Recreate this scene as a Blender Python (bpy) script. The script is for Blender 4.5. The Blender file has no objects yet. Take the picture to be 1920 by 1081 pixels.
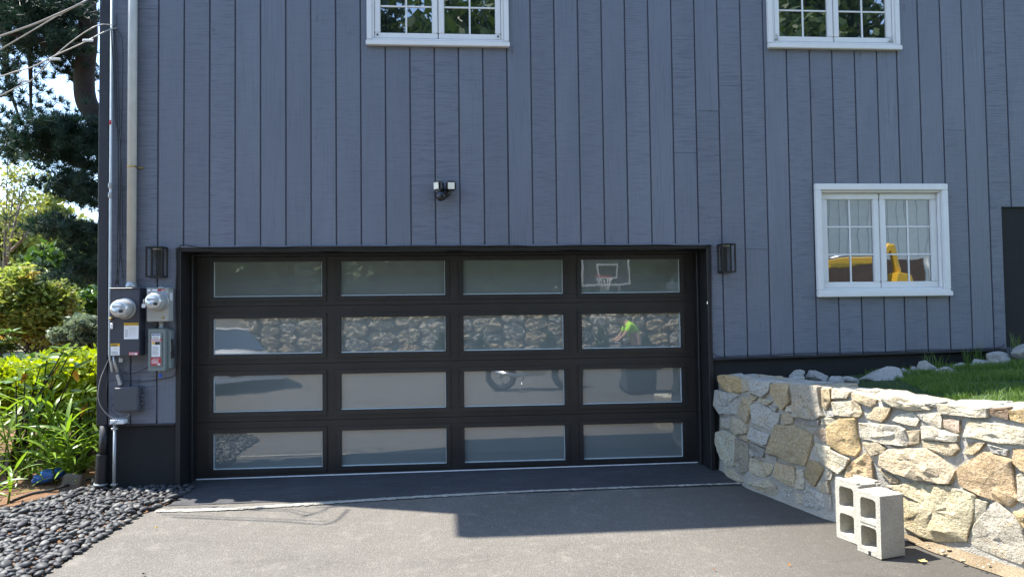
import bpy, bmesh, math, random
import numpy as np
from mathutils import Vector, Matrix, noise
random.seed(7); rng = np.random.default_rng(7)
S = bpy.context.scene
COL = S.collection
R = math.radians

# ------------------------------------------------------------------ camera
# camera recovered from the regular pitch of the wall boards: wall face is the plane y = 0, z = 0 at the door sill
F_PX = 1300.0
CAM = Vector((2.7474, -6.5116, 1.5483))
C_R = Vector((0.99728709, -0.07255551, -0.01241613))
C_U = Vector((0.0098997, -0.03494009, 0.99934038))
C_F = Vector((0.07294147, 0.99675217, 0.03412702))
cd = bpy.data.cameras.new('camera'); cam = bpy.data.objects.new('camera', cd); COL.objects.link(cam)
cd.sensor_width = 36.0; cd.lens = 36.0 * F_PX / 1920.0; cd.clip_start = 0.05; cd.clip_end = 2000
cam.matrix_world = Matrix(((C_R.x, C_U.x, -C_F.x, CAM.x), (C_R.y, C_U.y, -C_F.y, CAM.y), (C_R.z, C_U.z, -C_F.z, CAM.z), (0, 0, 0, 1)))
S.camera = cam

# ------------------------------------------------------------------ sky, sun, exposure
SUN_TO = Vector((-0.447, 0.144, 0.883)).normalized()      # towards the sun: left of and behind the house
w = bpy.data.worlds.new('World'); S.world = w; w.use_nodes = True
nt = w.node_tree; nt.nodes.clear()
sky = nt.nodes.new('ShaderNodeTexSky'); sky.sky_type = 'NISHITA'; sky.sun_disc = False
sky.sun_elevation = math.asin(SUN_TO.z); sky.sun_rotation = math.atan2(SUN_TO.x, SUN_TO.y)
sky.air_density = 1.0; sky.dust_density = 0.35; sky.ozone_density = 1.6
bg = nt.nodes.new('ShaderNodeBackground'); bg.inputs['Strength'].default_value = 0.15
wo = nt.nodes.new('ShaderNodeOutputWorld')
nt.links.new(sky.outputs[0], bg.inputs[0]); nt.links.new(bg.outputs[0], wo.inputs[0])
sd = bpy.data.lights.new('sun', 'SUN'); sd.energy = 4.0; sd.angle = R(0.5); sd.color = (1.0, 0.95, 0.87)
sun = bpy.data.objects.new('sun', sd); COL.objects.link(sun); sun.rotation_euler = SUN_TO.to_track_quat('Z', 'Y').to_euler()
S.view_settings.view_transform = 'Standard'; S.view_settings.look = 'None'
S.view_settings.exposure = 1.95; S.view_settings.gamma = 1.0; S.view_settings.use_curve_mapping = False

S.cycles.max_bounces = 6; S.cycles.diffuse_bounces = 3; S.cycles.glossy_bounces = 3; S.cycles.transmission_bounces = 3; S.cycles.transparent_max_bounces = 4

# ------------------------------------------------------------------ helpers
def ray(u, v):
    return (C_R * (u - 960) - C_U * (v - 540.5) + C_F * F_PX)
def at(u, v, y=0.0):
    d = ray(u, v); t = (y - CAM.y) / d.y; return CAM + d * t
def zg(x, y):
    if y > -0.6: s = 0.0
    elif y > -7: s = 0.039 * (y + 0.6)
    elif y > -13: s = -0.25 + (-7 - y) / 6 * 0.23
    else: s = -0.02
    return s + 0.005 * min(max(x, 0), 5.4)
def gnd(u, v, dz=0.0):
    d = ray(u, v); z = 0.0
    for _ in range(12):
        t = (z - CAM.z) / d.z; P = CAM + d * t; z = zg(P.x, P.y) + dz
    return P

def tag(o, label=None, cat=None, group=None, kind=None):
    if label: o['label'] = label
    if cat: o['category'] = cat
    if group: o['group'] = group
    if kind: o['kind'] = kind
    return o
ORG = {}
def thing(name, label, cat, loc=(0, 0, 0), group=None):
    o = bpy.data.objects.new(name, None); COL.objects.link(o); o.location = loc
    o.empty_display_size = 0.1
    ORG[o] = Vector(loc); tag(o, label, cat, group); return o
def link(name, me, mat, parent=None, loc=None):
    o = bpy.data.objects.new(name, me); COL.objects.link(o)
    if mat is not None and len(me.materials) == 0: me.materials.append(mat)
    if parent is not None:
        o.parent = parent; ORG[o] = ORG[parent]
    else: ORG[o] = Vector((0, 0, 0))
    if loc is not None: o.location = Vector(loc) - ORG[o]
    return o

class MB:
    def __init__(s): s.v = []; s.f = []; s.smooth = []
    def add(s, vs, fs, smooth=False):
        b = len(s.v); s.v += [tuple(p) for p in vs]; s.f += [tuple(i + b for i in f) for f in fs]; s.smooth += [smooth] * len(fs); return s
    def box(s, x0, x1, y0, y1, z0, z1):
        return s.add([(x0, y0, z0), (x1, y0, z0), (x1, y1, z0), (x0, y1, z0), (x0, y0, z1), (x1, y0, z1), (x1, y1, z1), (x0, y1, z1)],
              [(0, 3, 2, 1), (4, 5, 6, 7), (0, 1, 5, 4), (1, 2, 6, 5), (2, 3, 7, 6), (3, 0, 4, 7)])
    def obox(s, c, ax, ay, az):
        c, ax, ay, az = map(Vector, (c, ax, ay, az)); vs = []
        for k in (-1, 1):
            for i, j in ((-1, -1), (1, -1), (1, 1), (-1, 1)): vs.append(c + ax * i + ay * j + az * k)
        return s.add(vs, [(0, 3, 2, 1), (4, 5, 6, 7), (0, 1, 5, 4), (1, 2, 6, 5), (2, 3, 7, 6), (3, 0, 4, 7)])
    def prism(s, poly, d, top_scale=1.0):
        # poly: 3D points (planar), d: extrusion vector
        n = len(poly); P = [Vector(p) for p in poly]; d = Vector(d); c = sum(P, Vector()) / n
        Q = [c + (p - c) * top_scale + d for p in P]
        return s.add(P + Q, [tuple(range(n))[::-1], tuple(range(n, 2 * n))] + [(i, (i + 1) % n, n + (i + 1) % n, n + i) for i in range(n)])
    def tube(s, pts, r, n=10, caps=True):
        P = [Vector(p) for p in pts]; rs = r if isinstance(r, (list, tuple)) else [r] * len(P)
        vs = []; fs = []; prev = None
        for i, p in enumerate(P):
            t = (P[min(i + 1, len(P) - 1)] - P[max(i - 1, 0)]).normalized()
            a = prev if prev is not None else (Vector((0, 0, 1)) if abs(t.z) < .9 else Vector((1, 0, 0)))
            a = (a - t * a.dot(t)).normalized(); b = t.cross(a); prev = a
            for k in range(n):
                q = 2 * math.pi * k / n; vs.append(p + (a * math.cos(q) + b * math.sin(q)) * rs[i])
        for i in range(len(P) - 1):
            for k in range(n): fs.append((i * n + k, i * n + (k + 1) % n, (i + 1) * n + (k + 1) % n, (i + 1) * n + k))
        s.add(vs, fs, True)
        if caps:
            b = len(s.v) - len(vs)
            s.f += [tuple(b + k for k in range(n))[::-1], tuple(b + (len(P) - 1) * n + k for k in range(n))]; s.smooth += [False, False]
        return s
    def lathe(s, c, axis, prof, n=24):
        c = Vector(c); t = Vector(axis).normalized(); a = Vector((0, 0, 1)) if abs(t.z) < .9 else Vector((1, 0, 0))
        a = (a - t * a.dot(t)).normalized(); b = t.cross(a); vs = []; fs = []
        for h, r in prof:
            for k in range(n):
                q = 2 * math.pi * k / n; vs.append(c + t * h + (a * math.cos(q) + b * math.sin(q)) * r)
        for i in range(len(prof) - 1):
            for k in range(n): fs.append((i * n + k, i * n + (k + 1) % n, (i + 1) * n + (k + 1) % n, (i + 1) * n + k))
        fs.append(tuple(range(n))[::-1]); fs.append(tuple((len(prof) - 1) * n + k for k in range(n)))
        return s.add(vs, fs, True)
    def build(s, name, mat, parent=None, bevel=0, segs=1, loc=None):
        org = ORG[parent] if parent is not None else (Vector(loc) if loc is not None else Vector((0, 0, 0)))
        me = bpy.data.meshes.new(name); me.from_pydata([tuple(Vector(p) - org) for p in s.v], [], s.f)
        me.polygons.foreach_set('use_smooth', s.smooth); me.materials.append(mat)
        bm = bmesh.new(); bm.from_mesh(me)
        bmesh.ops.recalc_face_normals(bm, faces=bm.faces)
        if bevel:
            es = [e for e in bm.edges if len(e.link_faces) == 2 and e.calc_face_angle(0) > .6]
            bmesh.ops.bevel(bm, geom=es, offset=bevel, segments=segs, affect='EDGES', clamp_overlap=True)
        bm.to_mesh(me); bm.free()
        o = link(name, me, mat, parent)
        if parent is None and loc is not None: o.location = loc; ORG[o] = Vector(loc)
        return o

def catmull(pts, k=8):
    P = [Vector(p) for p in pts]; out = []
    for i in range(len(P) - 1):
        a = P[max(i - 1, 0)]; b = P[i]; c = P[i + 1]; d = P[min(i + 2, len(P) - 1)]
        for j in range(k):
            t = j / k
            out.append(0.5 * ((2 * b) + (c - a) * t + (2 * a - 5 * b + 4 * c - d) * t * t + (3 * b - a - 3 * c + d) * t ** 3))
    out.append(P[-1]); return out
def np_mesh(name, V, F4, smooth=False):
    me = bpy.data.meshes.new(name); V = np.asarray(V, np.float32); F4 = np.asarray(F4, np.int32); k = F4.shape[1]
    me.vertices.add(len(V)); me.vertices.foreach_set('co', V.ravel())
    me.loops.add(F4.size); me.loops.foreach_set('vertex_index', F4.ravel())
    me.polygons.add(len(F4)); me.polygons.foreach_set('loop_start', np.arange(len(F4), dtype=np.int32) * k)
    if smooth: me.polygons.foreach_set('use_smooth', np.ones(len(F4), bool))
    me.update(); me.validate(); return me

# ------------------------------------------------------------------ materials
def srgb(r, g, b):
    f = lambda c: ((c / 255) / 12.92 if c / 255 <= .04045 else ((c / 255 + .055) / 1.055) ** 2.4); return (f(r), f(g), f(b), 1)
class NT:
    def __init__(s, name):
        s.m = bpy.data.materials.new(name); s.m.use_nodes = True; s.t = s.m.node_tree; s.t.nodes.clear()
        s.out = s.n('ShaderNodeOutputMaterial'); s.p = s.n('ShaderNodeBsdfPrincipled'); s.l(s.p.outputs[0], s.out.inputs[0])
    def n(s, typ, **kw):
        nd = s.t.nodes.new(typ)
        for k, v in kw.items(): setattr(nd, k, v)
        return nd
    def l(s, a, b): s.t.links.new(a, b)
    def pos(s, kind='Position'):
        if kind == 'Position': return s.n('ShaderNodeNewGeometry').outputs['Position']
        return s.n('ShaderNodeTexCoord').outputs[kind]
    def rnd(s): return s.n('ShaderNodeObjectInfo').outputs['Random']
    def vmath(s, op, a, b):
        nd = s.n('ShaderNodeVectorMath', operation=op)
        for i, x in enumerate((a, b)):
            if isinstance(x, (tuple, list)): nd.inputs[i].default_value = x
            else: s.l(x, nd.inputs[i])
        return nd.outputs[0]
    def math(s, op, a, b=0.0, clamp=False):
        nd = s.n('ShaderNodeMath', operation=op, use_clamp=clamp)
        for i, x in enumerate((a, b)):
            if isinstance(x, (int, float)): nd.inputs[i].default_value = x
            else: s.l(x, nd.inputs[i])
        return nd.outputs[0]
    def noise(s, vec, scale, detail=4, rough=.55, dist=0.0, color=False):
        nd = s.n('ShaderNodeTexNoise'); s.l(vec, nd.inputs['Vector']); nd.inputs['Scale'].default_value = scale
        nd.inputs['Detail'].default_value = detail; nd.inputs['Roughness'].default_value = rough; nd.inputs['Distortion'].default_value = dist
        return nd.outputs['Color' if color else 'Fac']
    def vor(s, vec, scale, feature='F1', out='Distance', rand=1.0):
        nd = s.n('ShaderNodeTexVoronoi', feature=feature); s.l(vec, nd.inputs['Vector']); nd.inputs['Scale'].default_value = scale
        nd.inputs['Randomness'].default_value = rand
        return nd.outputs[out]
    def ramp(s, fac, stops, interp='LINEAR'):
        nd = s.n('ShaderNodeValToRGB'); s.l(fac, nd.inputs[0]); e = nd.color_ramp; e.interpolation = interp
        while len(e.elements) < len(stops): e.elements.new(.5)
        for el, (p, c) in zip(e.elements, stops): el.position = p; el.color = c if isinstance(c, tuple) else (c, c, c, 1)
        return nd.outputs['Color']
    def mix(s, fac, a, b, mode='MIX'):
        nd = s.n('ShaderNodeMix', data_type='RGBA', blend_type=mode)
        for i, x in ((0, fac), (6, a), (7, b)):
            if isinstance(x, (int, float)): nd.inputs[i].default_value = x
            elif isinstance(x, tuple): nd.inputs[i].default_value = x
            else: s.l(x, nd.inputs[i])
        return nd.outputs[2]
    def bump(s, h, strength=.5, dist=.01, nrm=None):
        nd = s.n('ShaderNodeBump'); nd.inputs['Strength'].default_value = strength; nd.inputs['Distance'].default_value = dist
        s.l(h, nd.inputs['Height'])
        if nrm is not None: s.l(nrm, nd.inputs['Normal'])
        s.l(nd.outputs[0], s.p.inputs['Normal']); return nd.outputs[0]
    def set(s, **kw):
        for k, v in kw.items():
            i = s.p.inputs[k.replace('_', ' ')]
            if isinstance(v, (int, float, tuple)): i.default_value = v
            else: s.l(v, i)
        return s
def flat(name, col, rough=.5, metal=0.0, var=.06, scale=20, spec=.5, bump=0.0):
    m = NT(name); n = m.noise(m.pos('Object'), scale, 5)
    lo = tuple(c * (1 - var) for c in col[:3]) + (1,); hi = tuple(min(1, c * (1 + var)) for c in col[:3]) + (1,)
    m.set(Base_Color=m.ramp(n, [(.3, lo), (.7, hi)]), Roughness=rough, Metallic=metal, Specular_IOR_Level=spec)
    if bump: m.bump(n, .4, bump)
    return m.m

def m_siding():
    m = NT('siding_paint'); P = m.pos(); r = m.rnd()
    off = m.n('ShaderNodeCombineXYZ'); m.l(m.math('MULTIPLY', r, 37.0), off.inputs[0]); m.l(m.math('MULTIPLY', r, 91.0), off.inputs[2]); m.l(m.math('MULTIPLY', r, 13.0), off.inputs[1])
    Q = m.vmath('ADD', P, off.outputs[0])
    saw = m.math('ADD', m.math('MULTIPLY', m.noise(m.vmath('MULTIPLY', Q, (6, 1, 150)), 1.0, 2, .55, .3), .65), m.math('MULTIPLY', m.noise(m.vmath('MULTIPLY', Q, (4.5, 1, 95)), 1.0, 2, .55, .4), .35))
    grain = m.noise(m.vmath('MULTIPLY', Q, (95, 1, 2.2)), 1.0, 3, .6, .8)
    kn = m.vor(m.vmath('MULTIPLY', Q, (5.5, 1, 2.1)), 1.0)
    kmask = m.ramp(kn, [(.02, 1.0), (.20, 0.0)])
    rings = m.math('SINE', m.math('MULTIPLY', kn, 150.0))
    mod = m.math('ADD', m.math('MULTIPLY', m.noise(m.vmath('MULTIPLY', Q, (2.0, 1, 1.2)), 1.0, 2), .5), m.math('MULTIPLY', m.math('FRACT', m.math('MULTIPLY', r, 17.7)), .5))
    h = m.math('ADD', m.math('MULTIPLY', saw, m.ramp(mod, [(.3, .35), (.65, 1.2)])), m.math('MULTIPLY', grain, .38))
    h = m.math('ADD', h, m.math('MULTIPLY', m.math('MULTIPLY', rings, kmask), .45))
    pits = m.ramp(m.vor(m.vmath('MULTIPLY', Q, (9, 1, 6)), 1.0), [(.0, 0.0), (.035, 1.0)])
    h = m.math('ADD', h, m.math('MULTIPLY', pits, .35))
    big = m.noise(m.vmath('MULTIPLY', Q, (3.0, 1, .8)), 1.0, 4, .6)
    c = m.mix(m.ramp(big, [(.3, 0.0), (.7, 1.0)]), (.121, .136, .170, 1), (.149, .165, .202, 1))
    c = m.mix(m.math('MULTIPLY', m.math('FRACT', m.math('MULTIPLY', r, 7.3)), .55), c, (.114, .124, .152, 1))
    c = m.mix(m.math('MULTIPLY', pits, -1.0), c, c)
    c = m.mix(m.math('MULTIPLY', m.ramp(saw, [(.40, 1.0), (.50, 0.0)]), m.ramp(mod, [(.3, .05), (.7, .60)])), c, (.066, .072, .098, 1))  # groove shade of the saw marks mixed into the colour, as bump shades little
    c = m.mix(m.math('MULTIPLY', m.ramp(grain, [(.36, 1.0), (.48, 0.0)]), m.ramp(mod, [(.25, .40), (.6, .05)])), c, (.070, .076, .102, 1))
    c = m.mix(m.ramp(kn, [(.02, .5), (.07, 0.0)]), c, (.070, .076, .10, 1))
    m.set(Base_Color=c, Roughness=m.ramp(saw, [(.3, .58), (.7, .44)]), Specular_IOR_Level=.5)
    m.bump(h, 1.0, .0055); return m.m
def m_black(name, col, rough=.5, specks=0.0, bumpd=.001, scale=160):
    m = NT(name); P = m.pos(); n = m.noise(P, 4, 5, .6); f = m.noise(P, scale, 3, .6)
    c = m.mix(m.ramp(n, [(.3, 0.0), (.75, 1.0)]), tuple(x * .75 for x in col) + (1,), tuple(x * 1.3 for x in col) + (1,))
    if specks:
        sp = m.ramp(m.vor(P, 70), [(0, 1.0), (.11, 0.0)]); msk = m.ramp(m.noise(P, 9, 3), [(.5, 0.0), (.68, 1.0)])
        c = m.mix(m.math('MULTIPLY', m.math('MULTIPLY', sp, msk), specks), c, (.32, .31, .29, 1))
    m.set(Base_Color=c, Roughness=rough); m.bump(f, .35, bumpd); return m.m
def m_asphalt(name, lo, hi, patches, speck, seal=False):
    m = NT(name); P = m.pos(); big = m.noise(P, 1.1, 5, .6); mid = m.noise(P, 7, 5, .65); fine = m.noise(P, 140, 4, .7)
    ag = m.vor(P, 115); agc = m.vor(P, 115, out='Color')
    c = m.mix(m.ramp(big, [(.3, 0.0), (.7, 1.0)]), lo, hi)
    stain = m.noise(m.vmath('MULTIPLY', P, (.9, 2.6, 1)), 1.0, 5, .62, 1.2)
    c = m.mix(m.ramp(stain, [(.32, .30), (.46, 0.0)]), c, tuple(x * .55 for x in lo[:3]) + (1,))
    c = m.mix(m.ramp(fine, [(.32, .42), (.58, 0.0)]), c, tuple(x * .3 for x in lo[:3]) + (1,))
    c = m.mix(m.math('MULTIPLY', m.ramp(agc, [(.55, 0.0), (.95, 1.0)]), speck), c, (.24, .23, .21, 1))
    c = m.mix(m.math('MULTIPLY', m.ramp(mid, [(.55, 0.0), (.75, 1.0)]), patches), c, tuple(min(1, x * 1.7) for x in hi[:3]) + (1,))
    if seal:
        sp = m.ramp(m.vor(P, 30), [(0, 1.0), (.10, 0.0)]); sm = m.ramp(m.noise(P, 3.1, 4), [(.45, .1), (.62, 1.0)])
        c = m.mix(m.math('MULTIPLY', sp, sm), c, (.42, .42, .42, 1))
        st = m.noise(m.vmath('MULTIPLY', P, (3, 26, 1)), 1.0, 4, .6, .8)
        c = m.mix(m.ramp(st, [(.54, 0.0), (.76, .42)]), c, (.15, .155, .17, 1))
    if not seal:      # fresher, darker asphalt along the wall side of the drive
        sx = m.n('ShaderNodeSeparateXYZ'); m.l(P, sx.inputs[0]); e_ = m.math('ADD', sx.outputs[0], m.math('MULTIPLY', big, 1.2))
        c = m.mix(m.ramp(m.math('MULTIPLY', e_, .1), [(.47, 0.0), (.60, .62)]), c, tuple(x * .42 for x in lo[:3]) + (1,))
    h = m.math('ADD', m.math('MULTIPLY', ag, -.8), m.math('MULTIPLY', fine, .8))
    m.set(Base_Color=c, Roughness=.9 if not seal else .72, Specular_IOR_Level=.3); m.bump(h, .8 if not seal else .35, .006); return m.m
def m_stone():
    m = NT('field_stone'); P = m.pos(); r = m.rnd()
    base = m.n('ShaderNodeObjectInfo').outputs['Color']
    off = m.vmath('ADD', P, m.n('ShaderNodeObjectInfo').outputs['Location'])
    n1 = m.noise(off, 9, 6, .65, .4); n2 = m.noise(off, 60, 5, .7); lay = m.noise(m.vmath('MULTIPLY', off, (7, 7, 24)), 1.0, 4, .65, 1.6)
    c = m.mix(m.ramp(n1, [(.52, 0.0), (.72, .60)]), base, (.47, .32, .15, 1))
    c = m.mix(m.ramp(n1, [(.25, .4), (.40, 0.0)]), c, (.32, .30, .26, 1))
    c = m.mix(m.ramp(n2, [(.34, .8), (.48, 0.0)]), c, (.17, .145, .11, 1))
    c = m.mix(m.ramp(n2, [(.56, 0.0), (.72, .7)]), c, (.63, .58, .48, 1))
    c = m.mix(m.ramp(lay, [(.3, .35), (.42, 0.0)]), c, (.20, .17, .13, 1))
    h = m.math('ADD', m.math('ADD', m.math('MULTIPLY', n1, 1.3), m.math('MULTIPLY', n2, .55)), m.math('MULTIPLY', lay, .35))
    m.set(Base_Color=c, Roughness=.88, Specular_IOR_Level=.3); m.bump(h, .95, .03); return m.m
def m_rough(name, a, b, scale=30, bumpd=.006, dark=None, rough=.9):
    m = NT(name); P = m.pos(); n = m.noise(P, scale * .2, 5, .65); f = m.noise(P, scale * 3, 5, .7); v = m.vor(P, scale * 4)
    c = m.mix(m.ramp(n, [(.3, 0.0), (.7, 1.0)]), a, b)
    c = m.mix(m.ramp(f, [(.3, .55), (.5, 0.0)]), c, dark or tuple(x * .4 for x in a[:3]) + (1,))
    m.set(Base_Color=c, Roughness=rough, Specular_IOR_Level=.3); m.bump(m.math('ADD', f, m.math('MULTIPLY', v, .5)), .8, bumpd); return m.m
def m_leaf(name, a, b, trans=.35, rough=.45, spots=None):
    m = NT(name); P = m.pos(); r = m.rnd(); n = m.noise(P, 3.0, 3); f = m.noise(P, 37.0, 2)
    fac = m.math('ADD', m.math('MULTIPLY', m.ramp(n, [(.35, 0.0), (.65, 1.0)]), .55), m.math('MULTIPLY', m.ramp(f, [(.3, 0.0), (.7, 1.0)]), .45))
    c = m.mix(fac, a, b)
    if spots: c = m.mix(m.ramp(m.noise(P, 2.3, 4), [(.56, 0.0), (.68, 1.0)]), c, spots)
    m.set(Base_Color=c, Roughness=rough, Specular_IOR_Level=.4)
    t = m.n('ShaderNodeBsdfTranslucent'); hs = m.n('ShaderNodeHueSaturation'); m.l(c, hs.inputs['Color']); hs.inputs['Saturation'].default_value = 1.1; hs.inputs['Value'].default_value = 1.5; hs.inputs['Hue'].default_value = .49
    m.l(hs.outputs[0], t.inputs[0]); mx = m.n('ShaderNodeMixShader'); mx.inputs[0].default_value = trans
    m.l(m.p.outputs[0], mx.inputs[1]); m.l(t.outputs[0], mx.inputs[2]); m.l(mx.outputs[0], m.out.inputs[0]); return m.m
def m_glass(name, base, ior, rough, wav, wscale):
    m = NT(name); P = m.pos(); r = m.rnd()
    off = m.n('ShaderNodeCombineXYZ'); m.l(m.math('MULTIPLY', r, 50.0), off.inputs[0]); m.l(m.math('MULTIPLY', r, 20.0), off.inputs[2])
    n = m.noise(m.vmath('MULTIPLY', m.vmath('ADD', P, off.outputs[0]), (1, .2, .8)), wscale, 2, .4)
    m.set(Base_Color=base, Roughness=rough, IOR=ior); m.bump(n, .5, wav); return m.m

M = {}
M['siding'] = m_siding()
M['seam'] = flat('seam_paint', (.055, .060, .085), .7)
M['corner'] = m_black('corner_board_paint', (.016, .0165, .023), .55, 0, .0012)
M['black'] = m_black('black_trim_paint', (.008, .0085, .0095), .5, .15)
M['door'] = m_black('door_dark_enamel', (.0175, .0165, .016), .42, 0, .0007, 420)
M['dframe'] = m_black('window_molding_black', (.017, .018, .020), .36, 0, .0003)
M['stucco'] = m_black('foundation_black_stucco', (.0085, .0085, .0085), .85, .5, .006, 70)
M['frost'] = m_glass('frosted_garage_glass', (.150, .172, .166, 1), 2.3, .02, .0016, 3.2)
M['glass'] = m_glass('window_glass', (.012, .015, .016, 1), 3.5, .012, .0022, 2.2)
M['edge'] = flat('glass_edge_sealant', (.50, .58, .60), .3)
M['white'] = flat('white_vinyl', (.66, .66, .65), .38, 0, .03, 6)
M['strip'] = flat('door_bottom_strip', (.75, .75, .76), .5)
M['asphalt'] = m_asphalt('sunned_asphalt', (.112, .102, .087, 1), (.143, .131, .113, 1), .40, .40)
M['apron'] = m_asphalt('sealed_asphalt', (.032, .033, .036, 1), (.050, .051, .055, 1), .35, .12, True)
M['midasphalt'] = m_asphalt('half_sealed_asphalt', (.050, .049, .048, 1), (.070, .068, .065, 1), .35, .2, True)
M['joint'] = m_rough('crumbled_joint', (.26, .245, .21, 1), (.42, .395, .34, 1), 24, .014)
M['stone'] = m_stone()
M['mortar'] = m_rough('wall_mortar', (.30, .28, .24, 1), (.39, .365, .315, 1), 26, .010)
M['rock'] = m_rough('pale_field_rock', (.27, .262, .245, 1), (.36, .345, .31, 1), 18, .012)
M['garden'] = m_rough('grey_garden_stone', (.12, .11, .09, 1), (.18, .165, .14, 1), 20, .01)
M['block'] = m_rough('cast_concrete', (.37, .345, .285, 1), (.48, .455, .385, 1), 34, .006, (.16, .145, .115, 1))
M['dirt'] = m_rough('sandy_dirt', (.17, .125, .075, 1), (.28, .225, .15, 1), 22, .02)
M['mulch'] = m_rough('bark_mulch', (.13, .066, .034, 1), (.22, .125, .066, 1), 16, .02)
M['soil'] = m_rough('earth_ground', (.10, .085, .05, 1), (.12, .12, .05, 1), 6, .02)
M['lawn'] = m_rough('lawn_soil', (.022, .046, .010, 1), (.040, .066, .018, 1), 12, .02)
M['grass'] = m_leaf('grass_blade', (.070, .135, .024, 1), (.15, .23, .045, 1), .38, .5)
M['conduit'] = flat('weathered_pvc', (.46, .46, .43), .5, 0, .10, 7)
M['emt'] = flat('painted_conduit', (.52, .56, .55), .4, .0, .1, 9)
M['galv'] = flat('galvanised_steel', (.36, .37, .36), .42, .45, .12, 14)
M['greybox'] = flat('light_grey_enamel', (.36, .365, .345), .38, 0, .06, 9)
M['greenbox'] = flat('grey_green_enamel', (.165, .20, .195), .38, 0, .06, 9)
M['bluebox'] = flat('box_navy_paint', (.040, .045, .062), .42, 0, .08, 9)
M['telbox'] = flat('charcoal_plastic', (.060, .066, .080), .45, 0, .06, 9)
M['wire'] = flat('black_cable', (.014, .014, .016), .45)
M['wiregrey'] = flat('grey_cable', (.34, .32, .29), .5)
M['metersilver'] = flat('meter_face', (.55, .55, .53), .3, .2, .1, 22)
m = NT('meter_dome'); m.set(Base_Color=(.50, .51, .50, 1), Roughness=.16, Metallic=.35, IOR=1.6); M['dome'] = m.m
M['lblw'] = flat('label_white', (.74, .75, .76), .45, 0, .02)
M['lbly'] = flat('label_yellow', (.72, .44, .025), .45, 0, .02)
M['lblr'] = flat('label_red', (.42, .022, .03), .45, 0, .03)
M['lblb'] = flat('label_blue', (.03, .06, .26), .45, 0, .02)
M['ink'] = flat('label_ink', (.02, .02, .022), .5)
M['inkg'] = flat('label_fine_print', (.38, .38, .39), .5)
M['brass'] = flat('brass', (.45, .32, .12), .35, .8)
M['blue'] = flat('blue_plastic', (.02, .085, .46), .35)
m = NT('blue_tarp'); n = m.noise(m.pos(), 16, 4); m.set(Base_Color=(.022, .12, .46, 1), Roughness=.38); m.bump(n, .8, .02); M['tarp'] = m.m
M['lampblack'] = flat('lantern_black', (.007, .007, .007), .42)
m = NT('flood_lens'); m.set(Base_Color=(.74, .72, .62, 1), Roughness=.25); M['lens'] = m.m
M['plastic'] = flat('black_plastic', (.008, .008, .010), .30)
M['pipe'] = m_black('corrugated_pipe', (.012, .012, .013), .5, .1)
m = NT('river_pebble'); P_ = m.pos(); r_ = m.rnd(); n_ = m.noise(P_, 22, 4)
m.set(Base_Color=m.mix(m.ramp(r_, [(.0, 0.0), (.8, .35), (1, 1.0)]), m.mix(n_, (.022, .023, .025, 1), (.044, .045, .048, 1)), (.16, .155, .14, 1)), Roughness=.58, Specular_IOR_Level=.28); m.bump(m.noise(P_, 120, 3), .25, .002); M['pebble'] = m.m
M['bark'] = m_rough('tree_bark', (.036, .028, .021, 1), (.070, .055, .043, 1), 14, .03)
M['needle'] = m_leaf('pine_needles', (.010, .032, .021, 1), (.026, .062, .034, 1), .18, .55)
M['lily'] = m_leaf('strap_leaf', (.095, .18, .018, 1), (.21, .32, .050, 1), .40, .33)
M['rhodo'] = m_leaf('leathery_leaf', (.075, .14, .022, 1), (.15, .22, .050, 1), .28, .3)
M['oldleaf'] = m_leaf('orange_leaf', (.50, .20, .02, 1), (.62, .30, .04, 1), .4, .4)
M['hedge'] = m_leaf('hedge_leaf', (.20, .28, .016, 1), (.36, .42, .045, 1), .42, .4)
M['shrub'] = m_leaf('shrub_leaf', (.035, .085, .014, 1), (.075, .14, .026, 1), .3, .4)
M['maple'] = m_leaf('maple_leaf', (.13, .19, .040, 1), (.25, .29, .070, 1), .45, .45, (.38, .26, .07, 1))
M['yellowgreen'] = m_leaf('sunlit_tree_leaf', (.13, .17, .030, 1), (.28, .29, .075, 1), .42, .45)
M['darktree'] = m_leaf('oak_leaf', (.020, .045, .012, 1), (.050, .085, .020, 1), .25, .45)
M['sage'] = m_leaf('grey_shrub_leaf', (.10, .14, .085, 1), (.18, .22, .13, 1), .3, .5)
M['twig'] = flat('bare_twig', (.17, .14, .11), .8)
M['dryleaf'] = flat('dry_leaf', (.58, .44, .14), .6)
M['carwhite'] = flat('white_car_paint', (.75, .76, .76), .12, 0, .01, 2)
M['rubber'] = flat('tyre_rubber', (.015, .015, .015), .7)
M['chrome'] = flat('bright_metal', (.6, .6, .6), .2, .9)
M['bin'] = flat('charcoal_bin_plastic', (.035, .042, .050), .45)
M['yellow'] = flat('machine_yellow', (.62, .36, .02), .4)
M['neon'] = flat('neon_yellow_shirt', (.46, .85, .03), .8)
M['skin'] = flat('skin', (.45, .27, .19), .55)
M['hair'] = flat('dark_hair', (.02, .014, .01), .6)
M['denim'] = flat('dark_trousers', (.03, .035, .05), .85)
M['roof'] = m_rough('roof_shingle', (.045, .043, .043, 1), (.07, .066, .064, 1), 12, .01)
M['vinylsiding'] = flat('pale_siding', (.78, .77, .72), .6, 0, .05, 3)
M['brick'] = m_rough('brown_brick', (.085, .055, .042, 1), (.12, .08, .06, 1), 10, .01)

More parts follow.
